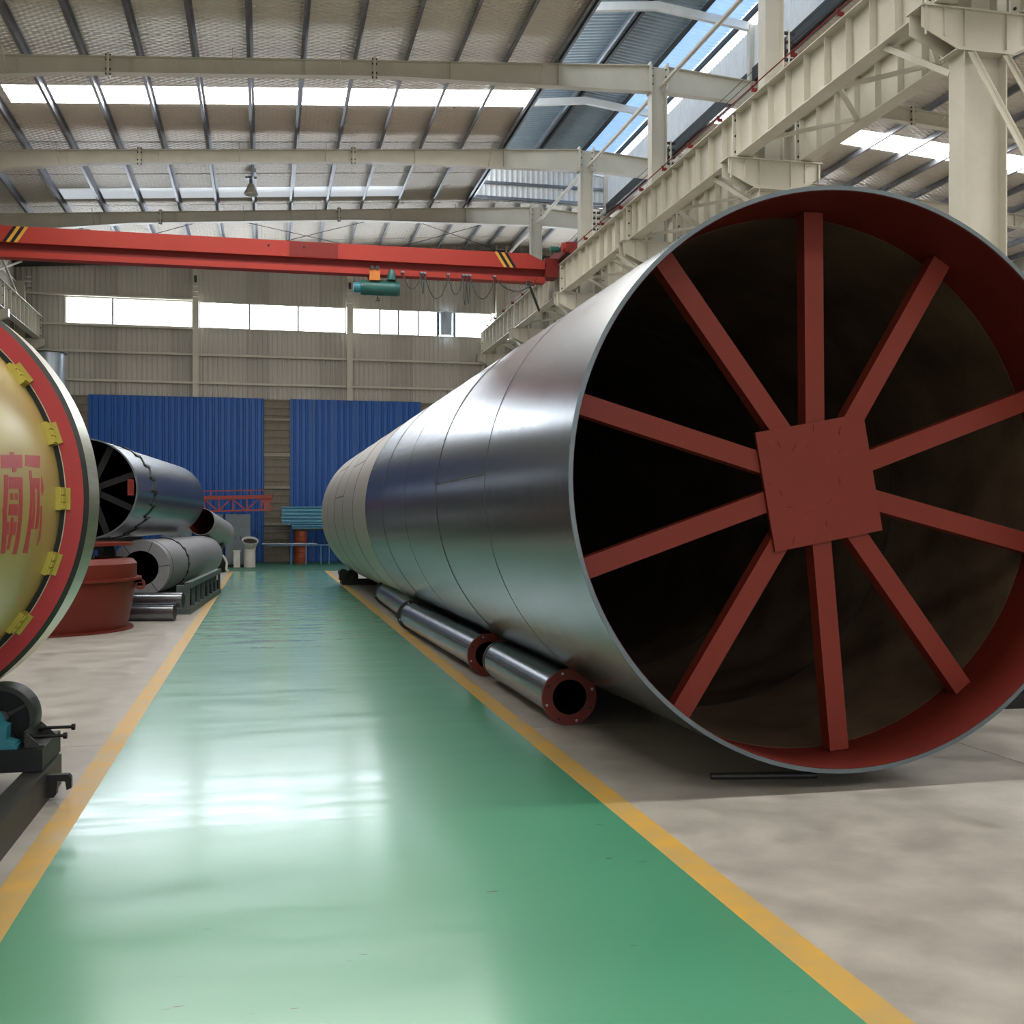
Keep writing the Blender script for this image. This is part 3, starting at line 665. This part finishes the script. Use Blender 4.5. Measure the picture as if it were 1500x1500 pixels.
# roller cradle carrying the far end, saddles under the front
t = thing('roller_cradle', 'black roller cradle on the floor under the far end of the giant drum', 'roller stand', (3.18, 28.6, 0))
part('base', MB().box(1.9, 4.46, 28.35, 28.5, 0, .12).box(1.9, 4.46, 29.0, 29.15, 0, .12).box(1.9, 2.02, 28.5, 29.0, 0, .12).box(4.34, 4.46, 28.5, 29.0, 0, .12), M['black'], t)
for sx in (-1, 1):
    cx = 3.18 + sx * 1.02
    part('roller', MB().lathe([(.02, 0), (.16, 0), (.17, .02), (.17, .38), (.16, .4), (.02, .4)], (cx, 28.55, .2), (0, 1, 0), 24), M['black'], t)
    part('axle', MB().tube((cx, 28.38, .2), (cx, 29.12, .2), .04, 10), M['dark'], t)
    for yy in (28.38, 29.02): part('bearing', MB().prism([(cx - .13, .12), (cx + .13, .12), (cx + .07, .29), (cx - .07, .29)], yy, yy + .1), M['black'], t)
    if sx < 0: part('drive_motor', MB().tube((1.93, 28.2, .3), (1.93, 28.75, .3), .11, 16).box(1.84, 2.02, 28.3, 28.7, .12, .25), M['black'], t)
for i, yy in enumerate((11.4, 17.5)):
    mb = MB(); mb.box(2.75, 3.25, yy, yy + .3, 0, .085).box(3.45, 3.95, yy, yy + .3, 0, .085)
    for s, q in ((2.62, 1), (4.08, -1)):
        mb.prism([(s - .12 * q, 0), (s + .12 * q, 0), (s + .12 * q, .12), (s - .12 * q, .22)] if q > 0 else [(s + .12, 0), (s - .12, 0), (s - .12, .12), (s + .12, .22)], yy, yy + .3)
    single('timber_chock', mb, M['dark'], 'dark chock beam under the giant drum, %s' % ('behind the first pipe joint' if i == 0 else 'halfway along it'), 'chock')
single('steel_rod', MB().lathe([(.018, 0), (.021, .0), (.021, .665), (.018, .665)], (2.70, 6.47, .0215), (.67, -.12, 0), 16, True), M['dark'], 'short dark steel pipe lying on the floor in front of the giant drum', 'rod')

# ------------------------------------------------------------------ flanged pipes beside the drum
def flanged(p0, p1, rp, rf, label, mf_front, mf_back):
    p0 = Vector(p0); p1 = Vector(p1); ax = (p1 - p0).normalized(); L = (p1 - p0).length
    t = thing('flanged_pipe', label, 'pipe', (p0.x, p0.y, 0), 'flanged pipes along the walkway')
    part('tube', MB().lathe([(rp - .012, .01), (rp, .01), (rp, L - .01), (rp - .012, L - .01)], p0, ax, 48, True), M['steel_tube'], t)
    for o, m, s in ((p0, mf_front, 0), (p1 - ax * .03, mf_back, 1)):
        if m is None:
            part('end_band', MB().ring(p1 - ax * .06, ax, rp - .001, rp + .006, .05, 48), M['dark'], t); continue
        f = part('flange', MB().ring(o, ax, rf * .62, rf, .03, 48), m, t)
        sd = ax.cross(Vector((0, 0, 1))).normalized(); up = sd.cross(ax)
        for k in range(8):
            a = k * pi / 4 + .3; c = o + (sd * math.cos(a) + up * math.sin(a)) * rf * .87
            part('bolt_hole', MB().tube(c - ax * .002, c + ax * .032, .011, 8), M['black'] if k % 2 else M['galv_lt'], f)
    part('bore', MB().lathe([(rf * .615, .0), (rf * .615, L)], p0, ax, 40), M['black'], t, 'dark inside of the pipe')
flanged((2.335, 8.43, .222), (2.30, 10.85, .222), .188, .222, 'short steel pipe with red flange, nearest of the row beside the drum', M['tub'], None)
flanged((2.255, 11.27, .222), (2.11, 16.3, .222), .188, .222, 'long steel pipe with red front flange, middle of the row beside the drum', M['tub'], M['dark'])
flanged((2.24, 16.75, .222), (2.28, 21.6, .222), .188, .222, 'grey pipe with dark flanges, farthest of the row beside the drum', M['dark'], M['dark'])

# black machine base behind the drum's right side
t = thing('machine_base', 'black steel machine base on the floor beyond the right side of the giant drum', 'machine', (7, 10, 0))
part('plinth', MB().box(5.75, 9.0, 8.35, 12.5, 0, .12), M['black'], t)
part('body', MB().box(5.85, 8.9, 8.5, 12.3, .12, 1.3), M['black'], t)
for k in range(5): part('rib', MB().box(5.95 + k * .68, 5.98 + k * .68, 8.4, 8.5, .12, 1.3), M['black'], t)
part('top_plate', MB().box(5.75, 9.0, 8.4, 12.4, 1.3, 1.34), M['black'], t)

# ------------------------------------------------------------------ gold drum with its tyre at the left
gx, gz, gy = -2.32, 1.73, 6.8
t = thing('gold_drum', 'gold painted drum with red lettering and a red faced riding ring, at the left edge', 'drum', (gx, gy, gz - 1.32))
RB = 1.172
part('shell', MB().lathe([(RB - .02, 0), (RB, 0), (RB, 5.3), (RB - .02, 5.3)], (gx, 2.7, gz), (0, 1, 0), 128, True), M['gold'], t)
part('end_plate', MB().lathe([(.001, 0), (RB - .02, 0), (RB - .02, .02), (.001, .02)], (gx, 7.97, gz), (0, 1, 0), 64), M['gold'], t)
part('end_plate', MB().lathe([(.001, 0), (RB - .02, 0), (RB - .02, .02), (.001, .02)], (gx, 2.72, gz), (0, 1, 0), 64), M['gold'], t)
part('gap_shade_ring', MB().ring((gx, gy + .01, gz), (0, 1, 0), RB + .001, 1.2, .05, 96), M['black'], t, 'black ring painted as shade in the gap')  # black ring added so the gap inside the tyre looks shaded
ty = part('riding_ring', MB().lathe([(1.206, 0), (1.30, 0), (1.30, .005), (1.206, .005)], (gx, gy - .006, gz), (0, 1, 0), 144, True), M['tyre_red'], t, 'red painted face of the riding ring')
part('ring_edge', MB().lathe([(1.298, -.004), (1.325, .03), (1.325, .035), (1.298, .035)], (gx, gy, gz), (0, 1, 0), 144, True), M['dark'], ty, 'dark bevelled edge')
part('rolling_surface', MB().lathe([(1.2, 0), (1.298, 0), (1.3245, .035), (1.3245, .445), (1.30, .46), (1.2, .46)], (gx, gy, gz), (0, 1, 0), 144, True), M['tyre_face'], ty, 'machined pale steel running surface')
for k in range(20):
    a = math.radians(k * 18.0); n = Vector((math.cos(a), 0, math.sin(a))); tt = Vector((-math.sin(a), 0, math.cos(a)))
    o = Vector((gx, 0, gz))
    mb = MB()
    for q in (-1, 0, 1):
        p = o + n * (RB + .026) + tt * q * .04
        mb.obox(p + Vector((0, gy - .12, 0)), p + Vector((0, gy - .008, 0)), .034, .022, up=tuple(n))
    p = o + n * (RB + .012)
    mb.obox(p + Vector((0, gy - .14, 0)), p + Vector((0, gy - .0, 0)), .13, .03, up=tuple(n))
    p = o + n * (RB + .034)
    mb.obox(p + Vector((0, gy - .03, 0)), p + Vector((0, gy - .008, 0)), .125, .052, up=tuple(n))
    part('ring_lug', mb, M['goldlug'], t, 'yellow grooved lug holding the riding ring')
LET = [[(5.383, 8.3), (5.854, 9.7), (5.807, 6.4), (5.35, 5.3)], [(5.59, 9.6), (5.675, 9.9), (5.662, 9.1), (5.577, 8.8)], [(5.591, 6.0), (5.683, 6.2), (5.665, 5.1), (5.586, 4.9)], [(5.403, 4.0), (5.491, 4.1), (5.453, -3.9), (5.375, -4.0)], [(5.375, -4.0), (5.453, -3.9), (5.568, -13.7), (5.478, -13.6)], [(5.505, 3.7), (5.799, 4.2), (5.785, 1.4), (5.494, 1.0)], [(5.703, 1.3), (5.785, 1.4), (5.794, -5.1), (5.715, -5.1)], [(5.715, -5.1), (5.794, -5.1), (5.829, -14.3), (5.729, -14.2)], [(5.515, 0.1), (5.579, 0.1), (5.581, -1.4), (5.517, -1.4)], [(5.616, 0.2), (5.673, 0.2), (5.675, -1.3), (5.618, -1.3)], [(5.497, -2.4), (5.69, -2.3), (5.695, -5.0), (5.498, -4.9)], [(5.483, -6.4), (5.534, -6.4), (5.552, -9.4), (5.491, -9.3)], [(5.558, -5.4), (5.618, -5.4), (5.641, -12.9), (5.578, -12.8)], [(5.642, -6.4), (5.69, -6.4), (5.694, -9.6), (5.63, -9.5)], [(5.935, 9.9), (6.324, 10.8), (6.257, 7.4), (5.887, 7.1)], [(5.972, 6.2), (6.033, 6.4), (6.018, -5.0), (5.955, -5.0)], [(5.955, -5.0), (6.018, -5.0), (6.087, -14.4), (5.965, -14.2)], [(6.049, 4.5), (6.226, 4.8), (6.202, 2.0), (6.033, 1.8)], [(6.033, 1.8), (6.083, 1.8), (6.108, -8.3), (6.04, -8.3)], [(6.139, 1.9), (6.202, 2.0), (6.217, -8.1), (6.14, -8.4)], [(6.274, 5.5), (6.323, 2.7), (6.28, 0.4), (6.243, 2.1)], [(6.235, -2.4), (6.27, -2.4), (6.331, -10.7), (6.284, -10.6)], [(6.284, -10.6), (6.331, -10.7), (6.295, -12.7), (6.269, -12.5)]]
for ci, quads in enumerate((LET[:14], LET[14:])):
    mb = MB()
    for (A, B, Cc, D) in quads:      # A-B top edge, D-C bottom edge, (Y, angle)
        n = max(2, int(abs(A[1] - D[1]) / 2) + 1); vs = []; fs = []
        for k in range(n + 1):
            u = k / n
            for (p, q) in ((A, D), (B, Cc)):
                yy = p[0] + (q[0] - p[0]) * u; aa = math.radians(p[1] + (q[1] - p[1]) * u)
                for r_ in (RB - .001, RB + .0015): vs.append((gx + math.cos(aa) * r_, yy, gz + math.sin(aa) * r_))
        for k in range(n):
            b_ = k * 4; fs += [(b_ + 1, b_ + 3, b_ + 7, b_ + 5), (b_, b_ + 1, b_ + 5, b_ + 4), (b_ + 2, b_ + 6, b_ + 7, b_ + 3)]
        fs += [(0, 2, 3, 1), (n * 4, n * 4 + 1, n * 4 + 3, n * 4 + 2)]
        mb.add(vs, fs)
    part('red_character', mb, M['letter'], t, 'red painted character')

# roller station carrying the ring
t = thing('roller_station', 'dark steel roller station with teal bearing blocks under the gold drum', 'roller stand', (-2.3, 6.9, 0))
part('long_beam', MB().box(-1.34, -1.215, 2.6, 7.25, .16, .18).box(-1.222, -1.215, 2.6, 7.25, .02, .16).box(-1.34, -1.215, 2.6, 7.25, 0, .02), M['dark'], t)
part('long_beam', MB().box(-3.42, -3.295, 2.6, 7.25, .16, .18).box(-3.42, -3.413, 2.6, 7.25, .02, .16).box(-3.42, -3.295, 2.6, 7.25, 0, .02), M['dark'], t)
part('cross_beam', MB().box(-3.4, -1.23, 6.73, 6.745, .185, .30).box(-3.4, -1.23, 6.73, 7.3, .30, .312).box(-3.4, -1.23, 7.285, 7.3, .185, .30).box(-1.245, -1.23, 6.745, 7.285, .185, .30), M['black'], t)
part('cross_beam', MB().box(-3.3, -1.34, 3.4, 3.52, .0, .16), M['black'], t)
part('cross_beam', MB().box(-3.3, -1.34, 5.7, 5.8, .0, .14), M['black'], t)
for sx in (1, -1):
    rx = gx + sx * .81; rz = .447
    ro = part('roller', MB().lathe([(.168, 0), (.198, 0), (.2, .01), (.2, .19), (.198, .2), (.168, .2)], (rx, 6.96, rz), (0, 1, 0), 48, True), M['dark'], t)
    part('roller_web', MB().lathe([(.03, .1), (.169, .1), (.169, .13), (.03, .13)], (rx, 6.96, rz), (0, 1, 0), 32, True), M['black'], ro)
    for k in range(4):
        a = k * pi / 2 + .5
        part('roller_rib', MB().obox((rx + .05 * math.cos(a), 7.04, rz + .05 * math.sin(a)), (rx + .155 * math.cos(a), 7.04, rz + .155 * math.sin(a)), .02, .05, up=(0, 1, 0)), M['dark'], ro)
    part('axle', MB().tube((rx, 6.70, rz), (rx, 7.4, rz), .035, 16), M['galv_lt'], t)
    part('bearing_block', MB().prism([(rx - .15, .312), (rx + .13, .312), (rx + .13, .345), (rx + .08, .36), (rx + .085, .44), (rx + .05, .455), (rx + .03, .51), (rx - .02, .54), (rx - .08, .52), (rx - .12, .44)], 6.76, 6.88).box(rx - .17, rx + .14, 6.75, 6.89, .312, .33), M['teal'], t, 'teal cast bearing block')
part('adjuster_bracket', MB().obox((-1.33, 6.78, .36), (-1.33, 7.2, .36), .012, .09).obox((-1.33, 6.78, .32), (-1.23, 6.78, .32), .012, .012).prism([(-1.33, .312), (-1.24, .312), (-1.33, .40)], 6.78, 6.79).prism([(-1.33, .312), (-1.24, .312), (-1.33, .40)], 7.19, 7.2), M['dark'], t)
for yy in (6.86, 7.14):
    part('adjusting_bolt', MB().tube((-1.36, yy, .36), (-1.14, yy, .36), .01, 8).tube((-1.14, yy, .36), (-1.12, yy, .36), .02, 6).tube((-1.33, yy, .36), (-1.3, yy, .36), .02, 6), M['black'], t)
part('tie_hook', MB().prism([(-1.215, .15), (-1.10, .15), (-1.085, .13), (-1.085, .07), (-1.11, .06), (-1.118, .11), (-1.16, .115), (-1.165, .04), (-1.18, .02), (-1.215, .02)], 6.78, 6.83), M['black'], t)

# ------------------------------------------------------------------ stacked drums at the left, farther back
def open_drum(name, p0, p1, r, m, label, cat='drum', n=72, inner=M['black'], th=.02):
    p0 = Vector(p0); p1 = Vector(p1); ax = (p1 - p0).normalized(); L = (p1 - p0).length
    t = thing(name, label, cat, (p0.x, p0.y, p0.z - r))
    part('shell', MB().lathe([(r - th, 0), (r, 0), (r, L), (r - th, L)], p0, ax, n, True), m, t)
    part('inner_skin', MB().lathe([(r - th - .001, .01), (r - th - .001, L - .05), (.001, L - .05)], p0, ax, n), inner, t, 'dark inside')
    sd = ax.cross(Vector((0, 0, 1))).normalized(); up = sd.cross(ax).normalized()
    return t, p0, ax, L, sd, up
# dark drum on top
t, p0, ax, L, sd, up = open_drum('spoked_steel_drum', (-2.80, 18.8, 2.12), (-2.20, 27.0, 2.12), .81, M['drum_a'], 'dark steel drum with grey spokes inside, lying on top of the pile')
def ang_seam(t, p0, ax, r, sd, up, a, amp, nseg, m):
    for k in range(nseg):
        th = 2 * pi * k / nseg; th2 = 2 * pi * (k + .5) / nseg; th3 = 2 * pi * (k + 1) / nseg
        P = lambda tt, aa: p0 + ax * aa + (sd * math.cos(tt) + up * math.sin(tt)) * (r + .008)
        nrm = sd * math.cos(th2) + up * math.sin(th2)
        mb = MB().obox(P(th, a), P(th3, a + amp), .045, .03, up=tuple(nrm)).obox(P(th3, a), P(th3, a + amp), .045, .03, up=tuple(nrm))
        part('stepped_weld', mb, m, t)
ang_seam(t, p0, ax, .81, sd, up, 1.35, .42, 22, M['black'])
part('front_rim', MB().ring(p0 - ax * .004, ax, .788, .812, .02, 72), M['rim'], t)
hubp0 = p0 + ax * .35
part('hub_plate', MB().lathe([(.001, 0), (.17, 0), (.17, .03), (.001, .03)], hubp0 - ax * .02, ax, 24), M['dark'], t, 'grey hub disc')
for k in range(8):
    a = k * pi / 4 + .35; d = sd * math.cos(a) + up * math.sin(a)
    part('spoke', MB().obox(hubp0 + d * .1 + ax * .06, hubp0 + d * .785 + ax * .06, .1, .08, up=tuple(ax)), M['black'], t)
part('red_tag', MB().obox(p0 + sd * .70 - up * .10 + ax * .02, p0 + sd * .70 + up * .16 + ax * .02, .1, .02, up=tuple(ax)), M['crane_red2'], t, 'red plate at the mouth of the drum')
# cradle that carries it
t3 = thing('pile_trestle', 'dark steel trestle under the topmost drum of the pile', 'trestle', (-3.1, 23, 0))
for yy in (20.6, 25.4):
    part('beam', MB().box(-4.1, -2.62, yy, yy + .2, 1.1, 1.27), M['dark'], t3)
    for xx in (-4.0, -2.85): part('leg', MB().box(xx, xx + .15, yy, yy + .2, 0, 1.1), M['dark'], t3)
# grey drum in the rack
t, p0, ax, L, sd, up = open_drum('grey_steel_drum', (-2.08, 20.0, .80), (-1.52, 28.6, .76), .49, M['grey_drum'], 'grey steel drum with a round hole in its end plate, lying in the low rack')
part('end_ring', MB().ring(p0 - ax * .01, ax, .30, .488, .02, 64), M['grey_drum'], t, 'grey annular end plate')
for k in range(6):
    a = k * pi / 3 + .1; d = sd * math.cos(a) + up * math.sin(a)
    part('end_joint', MB().obox(p0 + d * .31 - ax * .012, p0 + d * .485 - ax * .012, .012, .006, up=tuple(ax)), M['dark'], t)
ang_seam(t, p0, ax, .49, sd, up, 2.3, .16, 20, M['dark'])
part('seam_ring', MB().ring(p0 + ax * .35, ax, .48, .496, .04, 64), M['weld'], t)
# rack
t = thing('drum_rack', 'low grey green steel rack of square bays holding the grey drum', 'rack', (-1.9, 22.7, 0))
ra = Vector((-1.30, 19.9, 0)); rb = Vector((-1.0, 25.7, 0)); dr = (rb - ra).normalized(); wv = Vector((-1.35, .07, 0))
for o in (Vector((0, 0, 0)), wv):
    part('top_rail', MB().obox(ra + o + Vector((0, 0, .5)), rb + o + Vector((0, 0, .5)), .1, .1), M['darkgreen'], t)
    part('bottom_rail', MB().obox(ra + o + Vector((0, 0, .05)), rb + o + Vector((0, 0, .05)), .1, .1), M['darkgreen'], t)
    for k in range(8):
        p = ra + o + (rb - ra) * (k / 7.0) * .985 + dr * .05; part('post', MB().obox(p + Vector((0, 0, .1)), p + Vector((0, 0, .45)), .06, .06, up=(0, 1, 0)), M['darkgreen'], t)
for k in range(8):
    p = ra + (rb - ra) * (k / 7.0) * .97 + dr * .09
    if k == 0:
        part('end_frame', MB().obox(p + Vector((-.02, 0, .25)), p + wv * .14 + Vector((0, 0, .25)), .12, .5).obox(p + wv * .14 + Vector((0, 0, .12)), p + wv + Vector((0, 0, .12)), .12, .24), M['darkgreen'], t)
    else: part('cross_member', MB().obox(p + Vector((0, 0, .2)), p + wv + Vector((0, 0, .2)), .06, .2), M['black'], t)
# small red lined pipe
t, p0, ax, L, sd, up = open_drum('red_lined_pipe', (-1.52, 28.2, 1.60), (-1.12, 30.0, 1.30), .34, M['grey_drum'], 'small grey pipe with a red inside, behind the top drum of the pile', 'pipe', 48, M['tub'])
t = thing('pipe_stand', 'dark steel post under the far end of the small red lined pipe', 'stand', (-1.3, 29.7, 0))
part('post', MB().box(-1.42, -1.24, 29.6, 29.8, 0, .93), M['dark'], t); part('saddle', MB().box(-1.5, -1.0, 29.6, 29.8, .93, 1.0), M['dark'], t)

# oxide red tub
tx, tyy = -3.30, 17.6
t = thing('red_tub', 'big oxide red steel tub with a flared rim, on the floor behind the gold drum', 'tub', (tx, tyy, 0))
part('base_lip', MB().ring((tx, tyy, 0), (0, 0, 1), 1.2, 1.36, .03, 96), M['tub'], t)
part('wall', MB().lathe([(1.27, 0.02), (1.29, .1), (1.41, .72), (1.41, .98), (1.36, 1.04), (1.22, 1.06), (1.22, 1.03), (1.38, .96), (1.38, .72), (1.25, .05)], (tx, tyy, 0), (0, 0, 1), 96, True), M['tub'], t)
part('rim_flange', MB().ring((tx, tyy, .735), (0, 0, 1), 1.40, 1.48, .035, 96), M['tub'], t)
part('floor_plate', MB().lathe([(.001, .03), (1.26, .03), (1.26, .04), (.001, .04)], (tx, tyy, 0), (0, 0, 1), 64), M['tub'], t)
part('lifting_eye', MB().ring((tx + 1.47, tyy - .1, .66), (0, 1, 0), .04, .08, .04, 20).box(tx + 1.4, tx + 1.5, tyy - .1, tyy - .06, .68, .735), M['tub'], t)
# plate on blocks on the tub
for k, (bx, by) in enumerate(((-2.35, 18.2), (-3.6, 18.7), (-3.6, 16.8), (-2.5, 17.0))):
    single('spacer_block', MB().prism([(bx - .09, 1.06), (bx + .09, 1.06), (bx + .07, 1.24), (bx - .07, 1.24)], by - .08, by + .08), M['black'], 'black spacer block on the red tub, %s' % ('right rear', 'left rear', 'left front', 'right front')[k], 'block', 'spacer blocks on the tub')
single('red_cover_plate', MB().lathe([(.6, 0), (1.22, 0), (1.22, .045), (.6, .045)], (-3.2, 17.9, 1.24), (0, 0, 1), 72, True), M['tub'], 'flat red ring plate lying on blocks above the tub', 'plate')

# two short steel tubes
for i, (p0, p1, r, lb) in enumerate((((-3.0, 19.0, .131), (-1.42, 18.68, .131), .13, 'lower short steel tube on the floor behind the red tub'), ((-2.95, 19.18, .315), (-1.30, 18.86, .315), .13, 'upper short steel tube resting on the lower one and the rack'))):
    p0 = Vector(p0); p1 = Vector(p1); ax = (p1 - p0).normalized(); L = (p1 - p0).length
    t = thing('short_tube', lb, 'tube', (p0.x, p0.y, p0.z - r), 'two short tubes by the tub')
    part('wall', MB().lathe([(r - .01, 0), (r, 0), (r, L), (r - .01, L)], p0, ax, 32, True), M['steel_tube'], t)
    part('end_cap', MB().lathe([(.001, L - .012), (r - .011, L - .012), (r - .011, L - .003), (.001, L - .003)], p0, ax, 32), M['dark'], t)

# tall galvanised duct at the left
t = thing('galvanised_duct', 'tall round galvanised duct standing near the left end of the back wall', 'duct', (-7.1, 40, 0))
for k in range(6):
    z0 = k * 1.21; part('duct_section', MB().lathe([(.5, z0), (.5, z0 + 1.19), (.515, z0 + 1.19), (.515, z0 + 1.21), (.5, z0 + 1.21)], (-7.1, 40, 0), (0, 0, 1), 32), M['galv_lt'], t)
part('top_rim', MB().ring((-7.1, 40, 7.26), (0, 0, 1), .47, .56, .03, 32), M['dark'], t)

# ------------------------------------------------------------------ things by the back wall
t = thing('lattice_beam', 'red lattice gantry beam lying on the grey cabinets by the back wall', 'beam', (-1.6, 41, 1.9))
LA = Vector((-3.6, 40.9, 1.90)); LB = Vector((.28, 40.6, 1.99)); sd = (LB - LA)
def lp(u, z): return LA + sd * u + Vector((0, 0, z))
part('top_chord', MB().obox(lp(0, .50), lp(1, .50), .2, .13), M['lattice'], t)
part('bottom_chord', MB().obox(lp(0, .03), lp(.98, .03), .08, .06), M['lattice'], t)
part('hand_rail', MB().obox(lp(0, .74), lp(.93, .74), .04, .04), M['lattice'], t)
n = 8
for k in range(n):
    u = k / n; part('vertical', MB().obox(lp(u + .02, .06), lp(u + .02, .44), .05, .05, up=(0, 1, 0)), M['lattice'], t)
    a, b = ((.06, .44) if k % 2 == 0 else (.44, .06)); part('diagonal', MB().obox(lp(u + .02, a), lp(u + 1 / n, b), .045, .045, up=(0, 1, 0)), M['lattice'], t)
for u in (.1, .45, .8): part('rail_post', MB().obox(lp(u, .56), lp(u, .74), .04, .04, up=(0, 1, 0)), M['lattice'], t)
part('end_gusset', MB().prism([(lp(.93, 0).x, 2.0), (lp(1, 0).x, 2.42), (lp(.9, 0).x, 2.42)], 40.58, 40.62), M['lattice'], t)
for i, (xa, xb, lb) in enumerate(((-1.35, -.5, 'grey metal cabinet right behind the white funnel, under the lattice beam'), (-2.3, -1.45, 'grey blue metal cabinet left of the other, under the lattice beam'), (-3.5, -2.5, 'grey metal cabinet farthest left under the lattice beam, mostly hidden by the drum pile'))):
    t = thing('metal_cabinet', lb, 'cabinet', ((xa + xb) / 2, 41, 0), 'grey cabinets by the back wall')
    part('body', MB().box(xa, xb, 40.45, 41.35, .08, 1.86), M['grey_box'], t)
    part('plinth', MB().box(xa + .03, xb - .03, 40.5, 41.3, 0, .08), M['black'], t)
    for q in range(2):
        a = xa + .02 + q * (xb - xa) / 2; o = part('door', MB().box(a, a + (xb - xa) / 2 - .03, 40.43, 40.45, .12, 1.82), M['grey_box'], t)
        part('handle', MB().box(a + .3 - q * .24, a + .32 - q * .24, 40.40, 40.43, .95, 1.1), M['dark'], o)
# white funnel
fx, fy = -.52, 39.9
t = thing('white_funnel_pipe', 'white flared pipe standing on end with its dark mouth tilted up', 'pipe', (fx, fy, 0))
part('pipe', MB().lathe([(.19, 0), (.2, 0), (.2, .6), (.22, .72), (.19, .72), (.18, .6), (.18, 0)], (fx, fy, 0), (0, 0, 1), 32), M['white'], t)
part('flare', MB().lathe([(.205, 0), (.24, .12), (.285, .26), (.285, .28), (.26, .28), (.2, .1)], (fx, fy, .70), (.08, -.5, 1), 32), M['white'], t)
part('mouth', MB().lathe([(.001, .2), (.255, .22)], (fx, fy, .70), (.08, -.5, 1), 32), M['black'], t, 'dark opening')
single('white_post_box', MB().box(-1.06, -.84, 39.8, 40.0, 0, .55).box(-1.08, -.82, 39.78, 40.02, .55, .6), M['white'], 'narrow white box standing left of the white funnel', 'box')
t = thing('small_pump', 'small black pump with a bent white pipe beside the grey drum', 'pump', (-1.32, 36.2, 0))
part('body', MB().lathe([(.001, 0), (.2, 0), (.24, .1), (.24, .4), (.15, .5), (.001, .5)], (-1.42, 36.3, 0), (0, 0, 1), 20), M['black'], t)
part('bent_pipe', MB().path([(-1.36, 36.0, .56), (-1.25, 35.95, .5), (-1.16, 35.95, .3), (-1.18, 35.95, .1), (-1.1, 35.9, .03)], .035, 8), M['white'], t)

# cyan beams on two barrels
def barrel(x, y, z, lb, m=None):
    t = thing('oil_barrel', lb, 'barrel', (x, y, z), 'orange barrels under the beams')
    part('body', MB().lathe([(.001, 0), (.25, 0), (.265, .015), (.25, .03), (.25, .2), (.262, .21), (.25, .22), (.25, .4), (.262, .41), (.25, .42), (.25, .6), (.265, .615), (.25, .63), (.001, .61)], (x, y, z), (0, 0, 1), 32), m or M['orange'], t)
    return t
for (bx, nm) in ((1.32, 'left'), (4.6, 'right, hidden')):
    barrel(bx, 43.2, 0, 'orange barrel standing on the floor under the cyan beams, %s stack' % nm)
    barrel(bx, 43.2, .635, 'orange barrel stacked on another one under the cyan beams, %s stack' % nm)
single('dark_channel', MB().box(.55, 6.0, 42.95, 43.0, 1.27, 1.33).box(.55, 6.0, 43.35, 43.4, 1.27, 1.33), M['dark'], 'pair of dark bearer channels under the cyan beams', 'channel')
k = 0
for lay in range(6):
    z = 1.335 + lay * .135 + (.03 if lay else 0)
    xa = 1.0 if lay == 0 else .62 + .02 * (lay % 2)
    if lay == 1: pass
    for row in range(2):
        y0 = 42.9 + row * .3
        mb = MB().box(xa, xa + 6, y0 + .22, y0 + .24, z, z + .125).box(xa, xa + 6, y0, y0 + .22, z, z + .02).box(xa, xa + 6, y0, y0 + .22, z + .095, z + .125)
        nm = ('lowest', 'second lowest', 'third from below', 'fourth from below', 'fifth from below', 'topmost')[lay]
        single('cyan_beam', mb, M['cyan'], 'long cyan painted channel beam, %s layer of the stack, %s row' % (nm, 'front' if row == 0 else 'rear'), 'beam', 'cyan beams stacked by the back wall')
single('spacer_strip', MB().box(1.3, 1.4, 42.88, 43.45, 1.461, 1.499).box(4.6, 4.7, 42.88, 43.45, 1.461, 1.499), M['dark'], 'dark spacer strips between the two lowest layers of cyan beams', 'strip')
# light blue rail
t = thing('guard_rail', 'light blue tubular guard rail in front of the orange barrels', 'rail', (1.5, 42.2, 0))
part('top_rail', MB().tube((.1, 42.2, .72), (3.6, 42.2, .72), .022, 8), M['ltblue'], t)
for xx in (.95, 1.5, 2.05, 2.35, 3.4): part('post', MB().tube((xx, 42.2, 0), (xx, 42.2, .72), .02, 8), M['ltblue'], t)
single('grey_pipe', MB().tube((-.1, 42.15, .768), (1.9, 42.22, .768), .026, 10), M['galv_lt'], 'thin grey blue pipe resting on the light blue rail', 'pipe')
